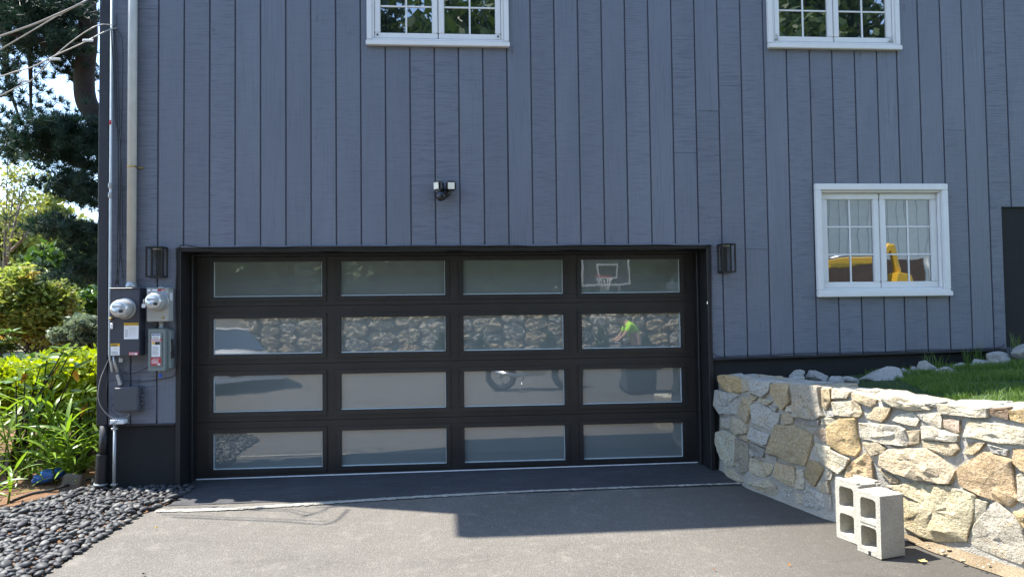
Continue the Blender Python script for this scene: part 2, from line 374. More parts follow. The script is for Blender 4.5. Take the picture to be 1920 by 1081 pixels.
# ------------------------------------------------------------------ setting: ground, driveway, apron
def heightsheet(name, xs, ys, zf, mat, kind='structure', keep=None):
    V = []; Fc = []; nx = len(xs); ny = len(ys)
    for y in ys:
        for x in xs: V.append((x, y, zf(x, y)))
    for j in range(ny - 1):
        for i in range(nx - 1):
            if keep is None or keep((xs[i] + xs[i + 1]) / 2, (ys[j] + ys[j + 1]) / 2):
                Fc.append((j * nx + i, j * nx + i + 1, (j + 1) * nx + i + 1, (j + 1) * nx + i))
    me = np_mesh(name, V, Fc, True); o = link(name, me, mat); tag(o, kind=kind); return o
LS = lambda a, b, n: [a + (b - a) * i / n for i in range(n + 1)]
heightsheet('ground', LS(-300, 300, 6), LS(-300, 300, 6), lambda x, y: -.62, M['soil'])

EDGE = [(.33, -.40), (.26, -.62), (.20, -.80), (.165, -1.25), (.13, -1.9), (.02, -2.25), (-.35, -2.75), (-1.6, -3.3), (-6, -3.5)]
def edge_x(y):
    for (xa, ya), (xb, yb) in zip(EDGE, EDGE[1:]):
        if ya >= y >= yb: return xa + (xb - xa) * (ya - y) / (ya - yb)
    return EDGE[0][0] if y > EDGE[0][1] else -9.0
V = []; Fc = []; rows = LS(-.55, -3.5, 60) + LS(-3.6, -13, 20)
for y in rows:
    x0 = edge_x(y) + .012 * noise.noise((y * 9, 0, 0)); x1 = 6.6 if y > -5 else 12.0
    for i in range(31):
        x = x0 + (x1 - x0) * i / 30; V.append((x, y, zg(x, y) - .004 + .004 * noise.noise((x * 2, y * 2, 0))))
for j in range(len(rows) - 1):
    for i in range(30): Fc.append((j * 31 + i, j * 31 + i + 1, (j + 1) * 31 + i + 1, (j + 1) * 31 + i))
tag(link('driveway', np_mesh('driveway', V, Fc, True), M['asphalt']), kind='structure')
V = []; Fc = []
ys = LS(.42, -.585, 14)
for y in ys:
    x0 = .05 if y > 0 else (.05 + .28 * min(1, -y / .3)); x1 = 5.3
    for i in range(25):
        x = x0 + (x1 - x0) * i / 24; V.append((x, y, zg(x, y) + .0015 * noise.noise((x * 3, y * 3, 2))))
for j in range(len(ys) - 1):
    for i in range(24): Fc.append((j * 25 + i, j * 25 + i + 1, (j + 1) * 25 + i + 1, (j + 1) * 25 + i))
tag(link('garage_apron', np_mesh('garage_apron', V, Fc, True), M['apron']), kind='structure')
JP = [(.30, -.735), (.83, -.745), (1.2, -.72), (1.51, -.69), (2.2, -.62), (2.89, -.575), (3.35, -.557), (4.2, -.55), (5.18, -.555)]
V = []; Fc = []; N = 260
def jy(x):
    for a, b in zip(JP, JP[1:]):
        if a[0] <= x <= b[0]: return a[1] + (b[1] - a[1]) * (x - a[0]) / (b[0] - a[0])
    return JP[-1][1]
for i in range(N + 1):
    x = .30 + 4.9 * i / N; c = jy(x); wd = .017 + .014 * noise.noise((x * 4, 1, 0)) + .014 * noise.noise((x * 31, 7, 0)) + (.010 if x < 2.9 else 0) - (.009 if x > 4.2 else 0)
    wd = max(.005, wd); o1 = .020 * noise.noise((x * 26, 3, 0)); o2 = .014 * noise.noise((x * 29, 9, 0))
    for y, dz in ((c - wd + o1, .0035), (c - wd * .5 + o1, .011), (c + wd * .5 + o2, .011), (c + wd + o2, .0035)): V.append((x, y, zg(x, y) + dz + (.004 * noise.noise((x * 31, y * 31, 0)) if dz > .01 else 0)))
for i in range(N):
    for t in range(3): Fc.append((i * 4 + t, i * 4 + t + 1, (i + 1) * 4 + t + 1, (i + 1) * 4 + t))
tag(link('driveway_joint', np_mesh('driveway_joint', V, Fc, True), M['joint']), kind='structure')

# ------------------------------------------------------------------ the house
house = thing('house', 'dark blue-grey house with vertical board siding and black garage door', 'house', (2.5, 0, 0))
XS0 = -.421; Z_TOP = 6.39
seams = [i * .2286 for i in range(-1, 25)]
for u in (1430.6, 1473.1, 1516.2, 1558.2, 1600.4, 1641.9, 1679.5, 1720.7, 1762.4, 1803, 1842.8, 1883.7): seams.append(at(u, 110).x)
while seams[-1] < 12: seams.append(seams[-1] + .2286)
edges = [XS0] + seams
WIN_A = (1.889, 3.222, 4.057, 5.35); WIN_B = (5.754, 7.104, 4.088, 5.40); WIN_C = (6.187, 7.543, 1.660, 2.760)
PANEL = (8.112, 9.05, .9, 2.535); DOOR = (.166, 5.142, -.2, 2.166)
OPEN = [DOOR, PANEL] + [(a + .03, b - .03, c + .03, d - .03) for a, b, c, d in (WIN_A, WIN_B, WIN_C)]
def sid_bottom(x): return .59 if x < .5 else (1.089 + (x - 5.165) * .0137)
def free_rects(x0, x1, z0, z1):
    xs = sorted({x0, x1} | {v for o in OPEN for v in o[:2] if x0 < v < x1}); zs = sorted({z0, z1} | {v for o in OPEN for v in o[2:] if z0 < v < z1}); out = []
    for xa, xb in zip(xs, xs[1:]):
        run = None
        for za, zb in zip(zs, zs[1:]):
            cx, cz = (xa + xb) / 2, (za + zb) / 2
            if any(o[0] < cx < o[1] and o[2] < cz < o[3] for o in OPEN): run = None; continue
            if run is not None: out[run] = (xa, xb, out[run][2], zb)
            else: out.append((xa, xb, za, zb)); run = len(out) - 1
    return out
back = MB()
for xa, xb, za, zb in free_rects(-.5, 12.0, .62, Z_TOP):
    if za < 1.12 and xa > 5: za = 1.14
    back.box(xa, xb, -.007, .16, za, zb)
siding = back.build('siding', M['seam'], house)
joints = {0: [4.37], 23: [at(1325, 208).z], 24: [at(1366, 162).z], 22: [at(1280, 287).z], 25: [at(1415, 467).z], 34: [at(1830, 245).z]}
def board(x0, x1, z0, z1, cl, cr, dy):
    c = .004; y0 = -.018 + dy
    prof = [(x0, .011), (x0, y0 + (c if cl else 0)), (x0 + (c if cl else 0), y0), (x1 - (c if cr else 0), y0), (x1, y0 + (c if cr else 0)), (x1, .011)]
    P = []
    for p in prof:
        if not P or P[-1] != p: P.append(p)
    return [(x, y, z0) for x, y in P], (0, 0, z1 - z0)
for k in range(len(edges) - 1):
    g = .0065
    x0, x1 = edges[k] + (g if k else 0), edges[k + 1] - g
    zb = sid_bottom((x0 + x1) / 2); idx = k - 1; dy = random.uniform(-.0015, .0015)
    cuts = [zb] + joints.get(idx, []) + [Z_TOP]
    for za, zt in zip(cuts, cuts[1:]):
        if zt != Z_TOP: zt -= .003
        rects = free_rects(x0, x1, za, zt); groups = []
        for r in rects:                      # rectangles of one board that touch stay one board
            for gq in groups:
                if any(abs(r[0] - q[1]) < 1e-6 or abs(r[1] - q[0]) < 1e-6 for q in gq) and any(min(r[3], q[3]) > max(r[2], q[2]) for q in gq): gq.append(r); break
            else: groups.append([r])
        for gq in groups:
            b = MB()
            for xa, xb, z0, z1 in gq:
                if xb - xa < .004: continue
                poly, d = board(xa, xb, z0, z1, abs(xa - x0) < 1e-6, abs(xb - x1) < 1e-6, dy); b.prism(poly, d)
            if b.v: b.build('board', M['siding'], siding)
# corner board, foundation, trims
MB().box(-.514, XS0 - .003, -.032, .10, .585, Z_TOP).build('corner_board', M['corner'], house, .004)
MB().box(-.43, .163, .0, .45, -.30, .588).build('foundation', M['stucco'], house, .006)
V_ = MB().box(5.146, 12.0, .012, .45, -.30, 1.087); V_.build('foundation', M['stucco'], house, .006)
MB().box(-.5, 12, .45, .6, -.3, .6).build('rear_foundation', M['stucco'], house)
MB().box(-.5, -.40, .17, 9.0, -.3, Z_TOP).box(-.5, 12, 8.9, 9.0, -.3, Z_TOP).box(11.9, 12, .17, 8.9, -.3, Z_TOP).build('outer_wall', M['siding'], house)
MB().box(PANEL[0], PANEL[1], .0, .10, 1.09, PANEL[3] - .002).build('side_panel', M['stucco'], house, .003)
rf = MB()
rf.box(-.56, 12.5, -.51, .02, Z_TOP + .002, Z_TOP + .22)
rf.prism([(-.56, .02, Z_TOP + .1), (12.5, .02, Z_TOP + .1), (12.5, .02, Z_TOP + .25), (-.56, .02, Z_TOP + .25)], (0, 4.6, 2.0)).prism([(-.56, 9.4, Z_TOP + .1), (12.5, 9.4, Z_TOP + .1), (12.5, 9.4, Z_TOP + .25), (-.56, 9.4, Z_TOP + .25)], (0, -4.78, 2.0))
rf.build('roof', M['roof'], house)
# door jambs, header, stops
j = MB(); j.box(.166, .208, -.024, .42, zg(.2, 0) - .05, 2.166); j.build('jamb', M['black'], house, .003)
j = MB(); j.box(5.100, 5.142, -.024, .42, zg(5, 0) - .05, 2.166); j.build('jamb', M['black'], house, .003)
MB().box(.210, 5.098, -.024, .42, 2.134, 2.166).build('header', M['black'], house, .003)
MB().box(.2095, .232, .20, .285, 0, 2.132).build('door_stop', M['black'], house, .004)
MB().box(5.076, 5.0985, .20, .285, .02, 2.132).build('door_stop', M['black'], house, .004)
MB().box(.234, 5.074, .20, .285, 2.108, 2.132).build('door_stop', M['black'], house, .004)
d = MB(); d.box(.155, 5.153, -.040, -.019, 2.168, 2.184); d.build('drip_cap', M['siding'], house, .003)
MB().box(XS0, .16, -.026, -.002, .570, .5885).build('base_trim', M['corner'], house, .003)
bt = MB(); bt.add([(5.146, -.028, 1.066), (8.11, -.028, 1.106), (8.11, .010, 1.106), (5.146, .010, 1.066), (5.146, -.028, 1.086), (8.11, -.028, 1.126), (8.11, .010, 1.126), (5.146, .010, 1.086)],
      [(0, 3, 2, 1), (4, 5, 6, 7), (0, 1, 5, 4), (1, 2, 6, 5), (2, 3, 7, 6), (3, 0, 4, 7)]); bt.build('base_trim', M['corner'], house, .003)
MB().box(5.090, 5.100, -.034, -.020, 1.60, 1.63).build('door_knob', M['chrome'], house, .003)

# garage door
gd = MB()
gd.box(.19, 5.12, .345, .36, .0, 2.14)
garage = gd.build('garage_door', M['door'], house)
CX = [(.385, 1.411), (1.581, 2.593), (2.762, 3.754), (3.930, 4.935)]
RZ = [(.089, .437), (.628, .980), (1.174, 1.523), (1.722, 2.065)]
SZ = [.004, .539, 1.084, 1.636, 2.128]
for k in range(4):
    z0, z1 = SZ[k] + .002, SZ[k + 1] - .002; s = MB(); zr = RZ[k]
    xs = [.192]
    for a, b in CX: xs += [a, b]
    xs.append(5.118)
    s.box(xs[0], xs[-1], .300, .343, z0, zr[0]); s.box(xs[0], xs[-1], .300, .343, zr[1], z1)
    for i in range(0, len(xs), 2): s.box(xs[i], xs[i + 1], .300, .343, zr[0] + .0005, zr[1] - .0005)
    s.build('door_section', M['door'], garage, .0)
    for c, (a, b) in enumerate(CX):
        f = MB(); t = .040
        for (xa, xb, za, zb) in ((a - t, b + t, zr[1] - .004, zr[1] + t), (a - t, b + t, zr[0] - t, zr[0] + .004), (a - t, a + .004, zr[0] + .0045, zr[1] - .0045), (b - .004, b + t, zr[0] + .0045, zr[1] - .0045)):
            f.box(xa, xb, .286, .2995, za, zb)
        f.build('window_molding', M['dframe'], garage, .005, 2)
        tl = {0: .0, 1: -.010, 2: .002, 3: .0}[k] + random.uniform(-.0015, .0015); yw = random.uniform(-.002, .002)
        p = MB(); cy = .318; cz = (zr[0] + zr[1]) / 2; hx = (b - a) / 2 + .003; hz = (zr[1] - zr[0]) / 2 + .003
        ax = Vector((1, yw, 0)).normalized(); az = Vector((0, tl, 1)).normalized(); p.obox(((a + b) / 2, cy, cz), ax * hx, ax.cross(az) * -.003, az * hz)
        p.build('pane', M['frost'], garage)
        e = MB(); e.box(a + .004, b - .004, .300, .312, zr[0] + .0045, zr[0] + .012); e.box(b - .0095, b - .0045, .300, .312, zr[0] + .014, zr[1] - .006)
        if c == 0: e.box(a + .0045, a + .009, .300, .312, zr[0] + .014, zr[1] - .006)
        e.build('glazing_seal', M['edge'], garage)
st = MB(); st.add([(.235, .288, zg(.2, 0) + .004), (5.075, .288, zg(5, 0) + .006), (5.075, .299, zg(5, 0) + .006), (.235, .299, zg(.2, 0) + .004), (.235, .288, zg(.2, 0) + .012), (5.075, .288, zg(5, 0) + .014), (5.075, .299, zg(5, 0) + .014), (.235, .299, zg(.2, 0) + .012)],
      [(0, 3, 2, 1), (4, 5, 6, 7), (0, 1, 5, 4), (1, 2, 6, 5), (2, 3, 7, 6), (3, 0, 4, 7)]); st.build('bottom_strip', M['strip'], garage)

# windows
def window(W, label, casing, rows_, deep, sash_w=.055, sill=True):
    x0, x1, z0, z1 = W; c = casing
    fr = MB()
    for (xa, xb, za, zb) in ((x0, x1, z1 - c, z1), (x0, x1, z0, z0 + c), (x0, x0 + c, z0 + c + .0005, z1 - c - .0005), (x1 - c, x1, z0 + c + .0005, z1 - c - .0005)):
        fr.box(xa, xb, -.045, .10, za, zb)
    wd = fr.build('window', M['white'], house, .005, 2); tag(wd, label)
    if sill: MB().box(x0 - .006, x1 + .006, -.062, -.046, z0 - .003, z0 + .042).build('sill', M['white'], wd, .004, 2)
    mb = MB()                                                     # stepped inner stop of the casing
    for (xa, xb, za, zb) in ((x0 + c, x1 - c, z1 - c - .022, z1 - c - .0005), (x0 + c, x1 - c, z0 + c + .0005, z0 + c + .018), (x0 + c + .0005, x0 + c + .018, z0 + c + .019, z1 - c - .023), (x1 - c - .022, x1 - c - .0005, z0 + c + .019, z1 - c - .023)):
        mb.box(xa, xb, -.045 + deep * .45, .10, za, zb)
    mb.build('inner_frame', M['white'], wd, .003)
    ax0, ax1, az0, az1 = x0 + c + .020, x1 - c - .024, z0 + c + .019, z1 - c - .024; mid = (ax0 + ax1) / 2
    for sa, sb in ((ax0, mid - .003), (mid + .003, ax1)):
        s = MB(); yf = -.045 + deep; t = sash_w
        for (xa, xb, za, zb) in ((sa, sb, az1 - t, az1), (sa, sb, az0, az0 + t), (sa, sa + t, az0 + t + .0005, az1 - t - .0005), (sb - t, sb, az0 + t + .0005, az1 - t - .0005)):
            s.box(xa, xb, yf, yf + .05, za, zb)
        s.build('sash', M['white'], wd, .006, 2)
        ga, gb, gz0, gz1 = sa + t - .004, sb - t + .004, az0 + t - .004, az1 - t + .004
        MB().box(ga, gb, yf + .022, yf + .028, gz0, gz1).build('pane', M['glass'], wd)
        mu = MB().box((ga + gb) / 2 - .008, (ga + gb) / 2 + .008, yf + .014, yf + .0215, gz0 + .004, gz1 - .004); mu.build('muntin', M['white'], wd, .002)
        for r in range(1, rows_):
            z = gz0 + (gz1 - gz0) * r / rows_
            for xa, xb in ((ga + .004, (ga + gb) / 2 - .0085), ((ga + gb) / 2 + .0085, gb - .004)):
                MB().box(xa, xb, yf + .014, yf + .0215, z - .008, z + .008).build('muntin', M['white'], wd, .002)
    return wd, (ax0, ax1, az0, az1)
wa, bx = window(WIN_A, 'white upper window above the floodlight, reflecting trees', .050, 4, .018)
for x in (bx[0] + .03, bx[1] - .03): MB().lathe((x, -.036, bx[2] + .03), (0, -1, 0), [(0, .010), (.006, .009), (.007, .0)], 10).build('latch', M['ink'], wa)
wb, bx = window(WIN_B, 'white upper window on the right, bottom edge in view', .050, 4, .018)
for x, s in ((bx[0] + .02, 1), (bx[1] - .03, -1)):
    MB().box(x - .012, x + .012, -.05, -.03, bx[2] + .012, bx[2] + .028).tube([(x, -.045, bx[2] + .025), (x - .01 * s, -.05, bx[2] + .07)], .006, 6).build('latch', M['galv'], wb, .002)
window(WIN_C, 'white lower-right casement window with deep casing', .062, 3, .055, .062)

# ------------------------------------------------------------------ fixtures on the wall
def lantern(x0, x1, label):
    t = thing('wall_lantern', label, 'lamp', ((x0 + x1) / 2, 0, 1.9), 'black box lanterns beside the garage door')
    z0, z1, y0, y1 = 1.898, 2.172, -.150, -.030; b = .013; f = MB()
    for x in (x0, x1 - b):
        for y in (y0, y1 - b): f.box(x, x + b, y, y + b, z0 + b, z1 - b)
    for z in (z0, z1 - b):
        f.box(x0, x1, y0, y0 + b, z, z + b); f.box(x0, x1, y1 - b, y1, z, z + b); f.box(x0, x0 + b, y0 + b, y1 - b, z, z + b); f.box(x1 - b, x1, y0 + b, y1 - b, z, z + b)
    f.build('frame', M['lampblack'], t)
    MB().box(x0 + b, x1 - b, y0 + b, y1 - b, z1 - b * .9, z1 - .002).build('top_plate', M['lampblack'], t)
    xm = (x0 + x1) / 2
    MB().box(xm - .03, xm + .03, -.030, -.019, z0 + .02, z1 - .02).build('back_plate', M['lampblack'], t, .003)
    MB().lathe((xm, (y0 + y1) / 2, z1 - b), (0, 0, -1), [(0, .036), (.012, .034), (.013, .0)], 16).build('lamp_ring', M['galv'], t)
lantern(-.048, .100, 'black open box wall lantern above the electric meters')
lantern(5.200, 5.338, 'black open box wall lantern right of the garage door')

fl = thing('floodlight_camera', 'black twin-head security floodlight on the siding above the garage door', 'floodlight', (2.60, -.02, 2.69))
MB().lathe((2.605, -.018, 2.675), (0, -1, 0), [(0, .05), (.03, .048), (.038, .04), (.04, 0)], 20).build('mount', M['plastic'], fl)
MB().tube([(2.605, -.05, 2.68), (2.60, -.10, 2.65)], .022, 10).build('arm', M['plastic'], fl)
MB().lathe((2.585, -.06, 2.640), (-.25, -1, -.25), [(0, .036), (.03, .044), (.085, .044), (.10, .034), (.102, 0)], 18).build('camera_body', M['plastic'], fl)
MB().lathe((2.585 - .025, -.06 - .1, 2.640 - .025), (-.25, -1, -.25), [(0, .018), (.004, .016), (.005, 0)], 14).build('camera_lens', M['dframe'], fl)
for cx, dx, lab in ((2.548, -.95, 'left'), (2.662, .06, 'right')):
    n = Vector((dx, -1, -.10)).normalized(); sx = n.cross(Vector((0, 0, 1))).normalized(); sz = sx.cross(n)
    c = Vector((cx, -.085, 2.725)); h = MB().obox(c, sx * .047, n * .034, sz * .045).build('lamp_head', M['plastic'], fl, .014, 3)
    MB().obox(c + n * .0345, sx * .031, n * .002, sz * .031).build('lens', M['lens'], h, .0018, 2)
    MB().tube([c - n * .02, (2.605, -.055, 2.68)], .012, 8).build('knuckle', M['plastic'], fl)

def tubes(name, pts, r, mat, label, cat, group=None, k=8, n=8):
    P = catmull(pts, k) if k else [Vector(p) for p in pts]; base = P[-1] if P[-1].z < P[0].z else P[0]
    o = MB().tube(P, r, n).build(name, mat, None, loc=tuple(base)); tag(o, label, cat, group); return o
# big riser pipe
rp = thing('riser_conduit', 'wide pale grey conduit rising up the siding from the left meter box', 'conduit', (-.205, -.07, 1.81))
MB().tube([(-.208, -.066, 6.3), (-.204, -.066, 1.86)], .0385, 20).build('pipe', M['conduit'], rp)
MB().lathe((-.204, -.066, 1.80), (0, 0, 1), [(0, .046), (.035, .046), (.04, .041), (.06, .041)], 20).build('hub', M['galv'], rp)
sz_ = at(245, 313, -.06).z
MB().lathe((-.206, -.066, sz_ - .008), (0, 0, 1), [(0, .0405), (.016, .0405)], 20).box(-.165, -.125, -.034, -.020, sz_ - .008, sz_ + .008).build('strap', M['brass'], rp)
# thin conduit
tc = thing('thin_conduit', 'thin pale conduit running down the dark corner board', 'conduit', (-.385, -.05, .9))
MB().tube([(-.402, -.050, 6.2), (-.396, -.050, 1.22), (-.372, -.050, 1.06)], .0115, 10).build('pipe', M['emt'], tc)
for v in (348, 366):
    z = at(211, v, -.05).z; MB().lathe((-.400, -.050, z - .025), (0, 0, 1), [(0, .015), (.01, .017), (.04, .017), (.05, .015)], 12).build('coupling', M['galv'], tc)
z = at(211, 230, -.05).z; MB().lathe((-.400, -.050, z - .02), (0, 0, 1), [(0, .0125), (.04, .0125)], 10).build('tape', M['lblr'], tc)

def rectlabel(parent, mat, x0, x1, z0, z1, y, name='label'):
    return MB().box(x0, x1, y - .0015, y - .0002, z0, z1).build(name, mat, parent)
FONT = None
def text(parent, s, x, z, y, size, mat, name='lettering', rot=0, align='LEFT', flip=False):
    cu = bpy.data.curves.new('txt', 'FONT'); cu.body = s; cu.size = size; cu.align_x = align; cu.extrude = .0004
    o = bpy.data.objects.new('txt', cu); COL.objects.link(o); dg = bpy.context.evaluated_depsgraph_get(); me = bpy.data.meshes.new_from_object(o.evaluated_get(dg))
    bpy.data.objects.remove(o); bpy.data.curves.remove(cu); me.materials.clear(); me.materials.append(mat)
    me.transform(Matrix.Translation(Vector((x, y, z)) - ORG[parent]) @ (Matrix.Rotation(math.pi, 4, 'Z') if flip else Matrix.Identity(4)) @ Matrix.Rotation(R(90), 4, 'X'))
    return link(name, me, mat, parent)
def lines(parent, mat, x0, x1, z0, z1, y, n, name='fine_print', gap=.45):
    b = MB(); h = (z1 - z0) / n
    for i in range(n):
        xe = x1 - random.uniform(0, .25) * (x1 - x0); b.box(x0, xe, y - .0008, y, z0 + h * i, z0 + h * (i + 1 - gap))
    return b.build(name, mat, parent)
def meter(parent, x, z, y, r=.088):
    rg = MB().lathe((x, y, z), (0, -1, 0), [(0, r * 1.07), (.010, r * 1.07), (.016, r * 1.0)], 28).build('meter_ring', M['galv'], parent)
    dm = MB().lathe((x, y - .016, z), (0, -1, 0), [(0, r * .98), (.05, r * .95), (.09, r * .88), (.112, r * .80), (.122, r * .62), (.124, 0)], 28).build('meter_dome', M['dome'], parent)
    yy = y - .1405
    MB().box(x - .045, x + .03, yy - .002, yy, z + .008, z + .026).build('meter_display', M['inkg'], dm)
    MB().box(x + .012, x + .045, yy - .002, yy, z - .036, z - .010).build('meter_badge', M['ink'], dm)
    MB().box(x - .05, x + .0, yy - .002, yy, z - .036, z - .031).box(x - .05, x - .006, yy - .002, yy, z - .024, z - .020).build('fine_print', M['inkg'], dm)
# navy meter box
b1 = thing('meter_box', 'tall navy-painted meter box with round glass meter and CAUTION label', 'meter box', (-.23, -.02, 1.205), 'electric boxes left of the garage')
MB().box(-.353, -.100, -.135, -.019, 1.205, 1.795).build('box', M['bluebox'], b1, .004, 2)
MB().box(-.360, -.094, -.145, -.019, 1.7965, 1.806).build('top_flange', M['bluebox'], b1, .002)
MB().box(-.353, -.104, -.1385, -.1355, 1.500, 1.504).build('cover_seam', M['seam'], b1)
meter(b1, -.222, 1.622, -.1352)
MB().lathe((-.335, -.136, 1.535), (0, -1, 0), [(0, .012), (.03, .012), (.034, .009)], 12).build('lock_barrel', M['brass'], b1)
MB().box(-.345, -.322, -.150, -.140, 1.445, 1.495).build('seal_tag', M['lblw'], b1, .003)
yb = -.1352
L = rectlabel(b1, M['lblw'], -.232, -.108, 1.352, 1.472, yb); rectlabel(L, M['lbly'], -.232, -.108, 1.4722, 1.496, yb, 'label_band')
text(L, 'CAUTION', -.205, 1.4755, yb - .002, .0235, M['ink'])
tr = MB().prism([(-.221, yb - .002, 1.476), (-.207, yb - .002, 1.476), (-.214, yb - .002, 1.492)], (0, -.0006, 0)); tr.build('warning_triangle', M['ink'], L)
lines(L, M['inkg'], -.222, -.195, 1.375, 1.440, yb - .0016, 4); 
g_ = MB()
for i in range(7): g_.box(-.185 + i * .009, -.184 + i * .009, yb - .0022, yb - .0016, 1.385, 1.455)
g_.build('table_rules', M['inkg'], L)
L = rectlabel(b1, M['lblw'], -.345, -.268, 1.212, 1.290, yb); rectlabel(L, M['lbly'], -.345, -.268, 1.2902, 1.316, yb, 'label_band')
lines(L, M['ink'], -.340, -.272, 1.293, 1.314, yb - .0016, 3); lines(L, M['inkg'], -.338, -.275, 1.220, 1.250, yb - .0016, 4); rectlabel(L, M['lbly'], -.318, -.295, 1.268, 1.274, yb - .0016, 'print')
L = rectlabel(b1, M['lblr'], -.190, -.107, 1.210, 1.238, yb); lines(L, M['lblw'], -.186, -.112, 1.214, 1.236, yb - .0016, 4, gap=.6); rectlabel(L, M['lblw'], -.136, -.118, 1.213, 1.226, yb - .0016, 'print')
MB().box(-.285, -.252, -.115, -.105, 1.150, 1.182).tube([(-.278, -.11, 1.18), (-.278, -.11, 1.204), (-.260, -.11, 1.204), (-.260, -.11, 1.18)], .0025, 6).build('padlock', M['galv'], b1)
# light grey meter socket
b2 = thing('meter_socket', 'light grey square meter box with round meter right of the navy one', 'meter box', (.05, -.02, 1.505), 'electric boxes left of the garage')
MB().box(-.045, .145, -.125, -.019, 1.505, 1.795).build('box', M['greybox'], b2, .005, 2)
MB().box(-.047, .150, -.128, -.019, 1.7955, 1.803).tube([(.02, -.07, 1.80), (.05, -.07, 1.812), (.09, -.07, 1.80)], .008, 6).build('top_flange', M['greybox'], b2, .002)
meter(b2, .062, 1.682, -.1252, .084)
yb = -.1252
L = rectlabel(b2, M['lblw'], -.040, .048, 1.776, 1.792, yb); rectlabel(L, M['ink'], -.006, .002, 1.779, 1.790, yb - .0016, 'print')
L = rectlabel(b2, M['lblr'], .050, .112, 1.774, 1.792, yb); rectlabel(L, M['lblw'], .082, .108, 1.776, 1.783, yb - .0016, 'print')
MB().lathe((.098, yb, 1.540), (0, -1, 0), [(0, .011), (.006, .011), (.010, .006)], 12).build('lock_barrel', M['brass'], b2)
MB().tube([(-.03, -.16, 1.70), (-.052, -.17, 1.70), (-.054, -.17, 1.655)], .003, 6).box(-.065, -.035, -.175, -.168, 1.628, 1.66).build('seal_tag', M['lblw'], b2)
MB().box(.1453, .1485, -.10, -.05, 1.69, 1.76).build('side_label', M['lblw'], b2)
# nipple + disconnect
MB().lathe((.060, -.07, 1.444), (0, 0, 1), [(0, .022), (.012, .022), (.014, .017), (.046, .017), (.048, .022), (.0600, .022)], 16).build('nipple', M['galv'], b2)
b3 = thing('disconnect_switch', 'grey-green disconnect box with red warning labels and side handle', 'switch box', (.05, -.02, 1.068), 'electric boxes left of the garage')
MB().box(-.027, .124, -.135, -.019, 1.068, 1.436).build('box', M['greenbox'], b3, .004, 2)
MB().box(-.028, .128, -.137, -.019, 1.4365, 1.441).build('top_flange', M['greenbox'], b3, .001)
MB().box(.1245, .150, -.095, -.019, 1.085, 1.425).build('side_box', M['greenbox'], b3, .003)
cv = MB().box(-.006, .098, -.141, -.1353, 1.105, 1.405).build('raised_cover', M['greenbox'], b3, .0045, 2); yb = -.1412
L = rectlabel(b3, M['lblw'], .008, .080, 1.195, 1.398, yb)
rectlabel(L, M['lblb'], .012, .076, 1.381, 1.393, yb - .0016, 'label_band'); text(L, 'NOTICE', .044, 1.3825, yb - .0034, .0105, M['lblw'], align='CENTER')
lines(L, M['inkg'], .014, .074, 1.352, 1.376, yb - .0016, 4)
rectlabel(L, M['lblr'], -.004, .096, 1.328, 1.348, yb - .0016, 'label_band'); lines(L, M['lblw'], .002, .090, 1.331, 1.347, yb - .0032, 2, 'white_print')
rectlabel(L, M['lbly'], .012, .032, 1.303, 1.323, yb - .0016, 'print'); rectlabel(L, M['ink'], .036, .078, 1.300, 1.325, yb - .0016, 'print')
lines(L, M['inkg'], .014, .074, 1.210, 1.290, yb - .0016, 7)
L = rectlabel(b3, M['lblr'], .002, .088, 1.118, 1.188, yb); text(L, 'WARNING', .045, 1.172, yb - .002, .012, M['lblw'], align='CENTER'); lines(L, M['lblw'], .008, .082, 1.134, 1.168, yb - .0016, 5, 'white_print', .6)
rectlabel(L, M['lblw'], .060, .082, 1.120, 1.131, yb - .0016, 'print')
MB().tube(catmull([(.153, -.06, 1.21), (.166, -.075, 1.25), (.168, -.085, 1.31), (.160, -.08, 1.345)]), .009, 8).obox((.158, -.075, 1.205), (.012, 0, .003), (0, .012, 0), (-.004, 0, .03)).build('handle', M['lampblack'], b3)
MB().tube([(.055, -.10, 1.066), (.055, -.10, 1.045), (.075, -.10, 1.045), (.075, -.10, 1.066)], .003, 6).build('shackle', M['galv'], b3)
pl = MB().box(.052, .078, -.107, -.093, 1.006, 1.044).build('padlock', M['blue'], b3, .006, 2)
# telecom box
b4 = thing('telecom_box', 'charcoal plastic utility box with side hinges below the meters', 'utility box', (-.22, -.02, .70), 'electric boxes left of the garage')
MB().box(-.330, -.118, -.115, -.032, .712, .930).build('lid', M['telbox'], b4, .012, 3)
MB().box(-.322, -.105, -.034, -.019, .695, .925).build('back_plate', M['telbox'], b4, .003)
for z in (.765, .80, .835): MB().box(-.117, -.100, -.075, -.045, z, z + .022).build('hinge', M['telbox'], b4, .003)
# conduit body below the navy box
lb = thing('conduit_body', 'grey metal conduit elbow hanging below the navy meter box', 'conduit fitting', (-.30, -.05, .93))
MB().tube([(-.350, -.06, 1.20), (-.345, -.06, 1.14), (-.318, -.06, 1.05)], .014, 10).build('pipe', M['galv'], lb)
o_ = MB().obox((-.297, -.065, .990), (.024, 0, .007), (0, .026, 0), (-.017, 0, .060)).build('body', M['telbox'], lb, .012, 3)
MB().obox((-.297, -.0925, .990), (.013, 0, .0035), (0, .0012, 0), (-.013, 0, .046)).build('cover', M['galv'], lb, .004)
jb = thing('junction_box', 'small off-white junction box at the bottom of the siding', 'junction box', (-.30, -.06, .60))
MB().box(-.362, -.245, -.105, -.030, .603, .640).build('box', M['lblw'], jb, .003)
lc = thing('ground_conduit', 'grey vertical conduit on the black foundation below the junction box', 'conduit', (-.338, -.075, -.05))
MB().tube([(-.336, -.070, .602), (-.340, -.070, -.06)], .0135, 12).build('pipe', M['galv'], lc)
for z in (.55, .06): MB().box(-.362, -.314, -.087, -.052, z, z + .016).build('clamp', M['galv'], lc, .002)
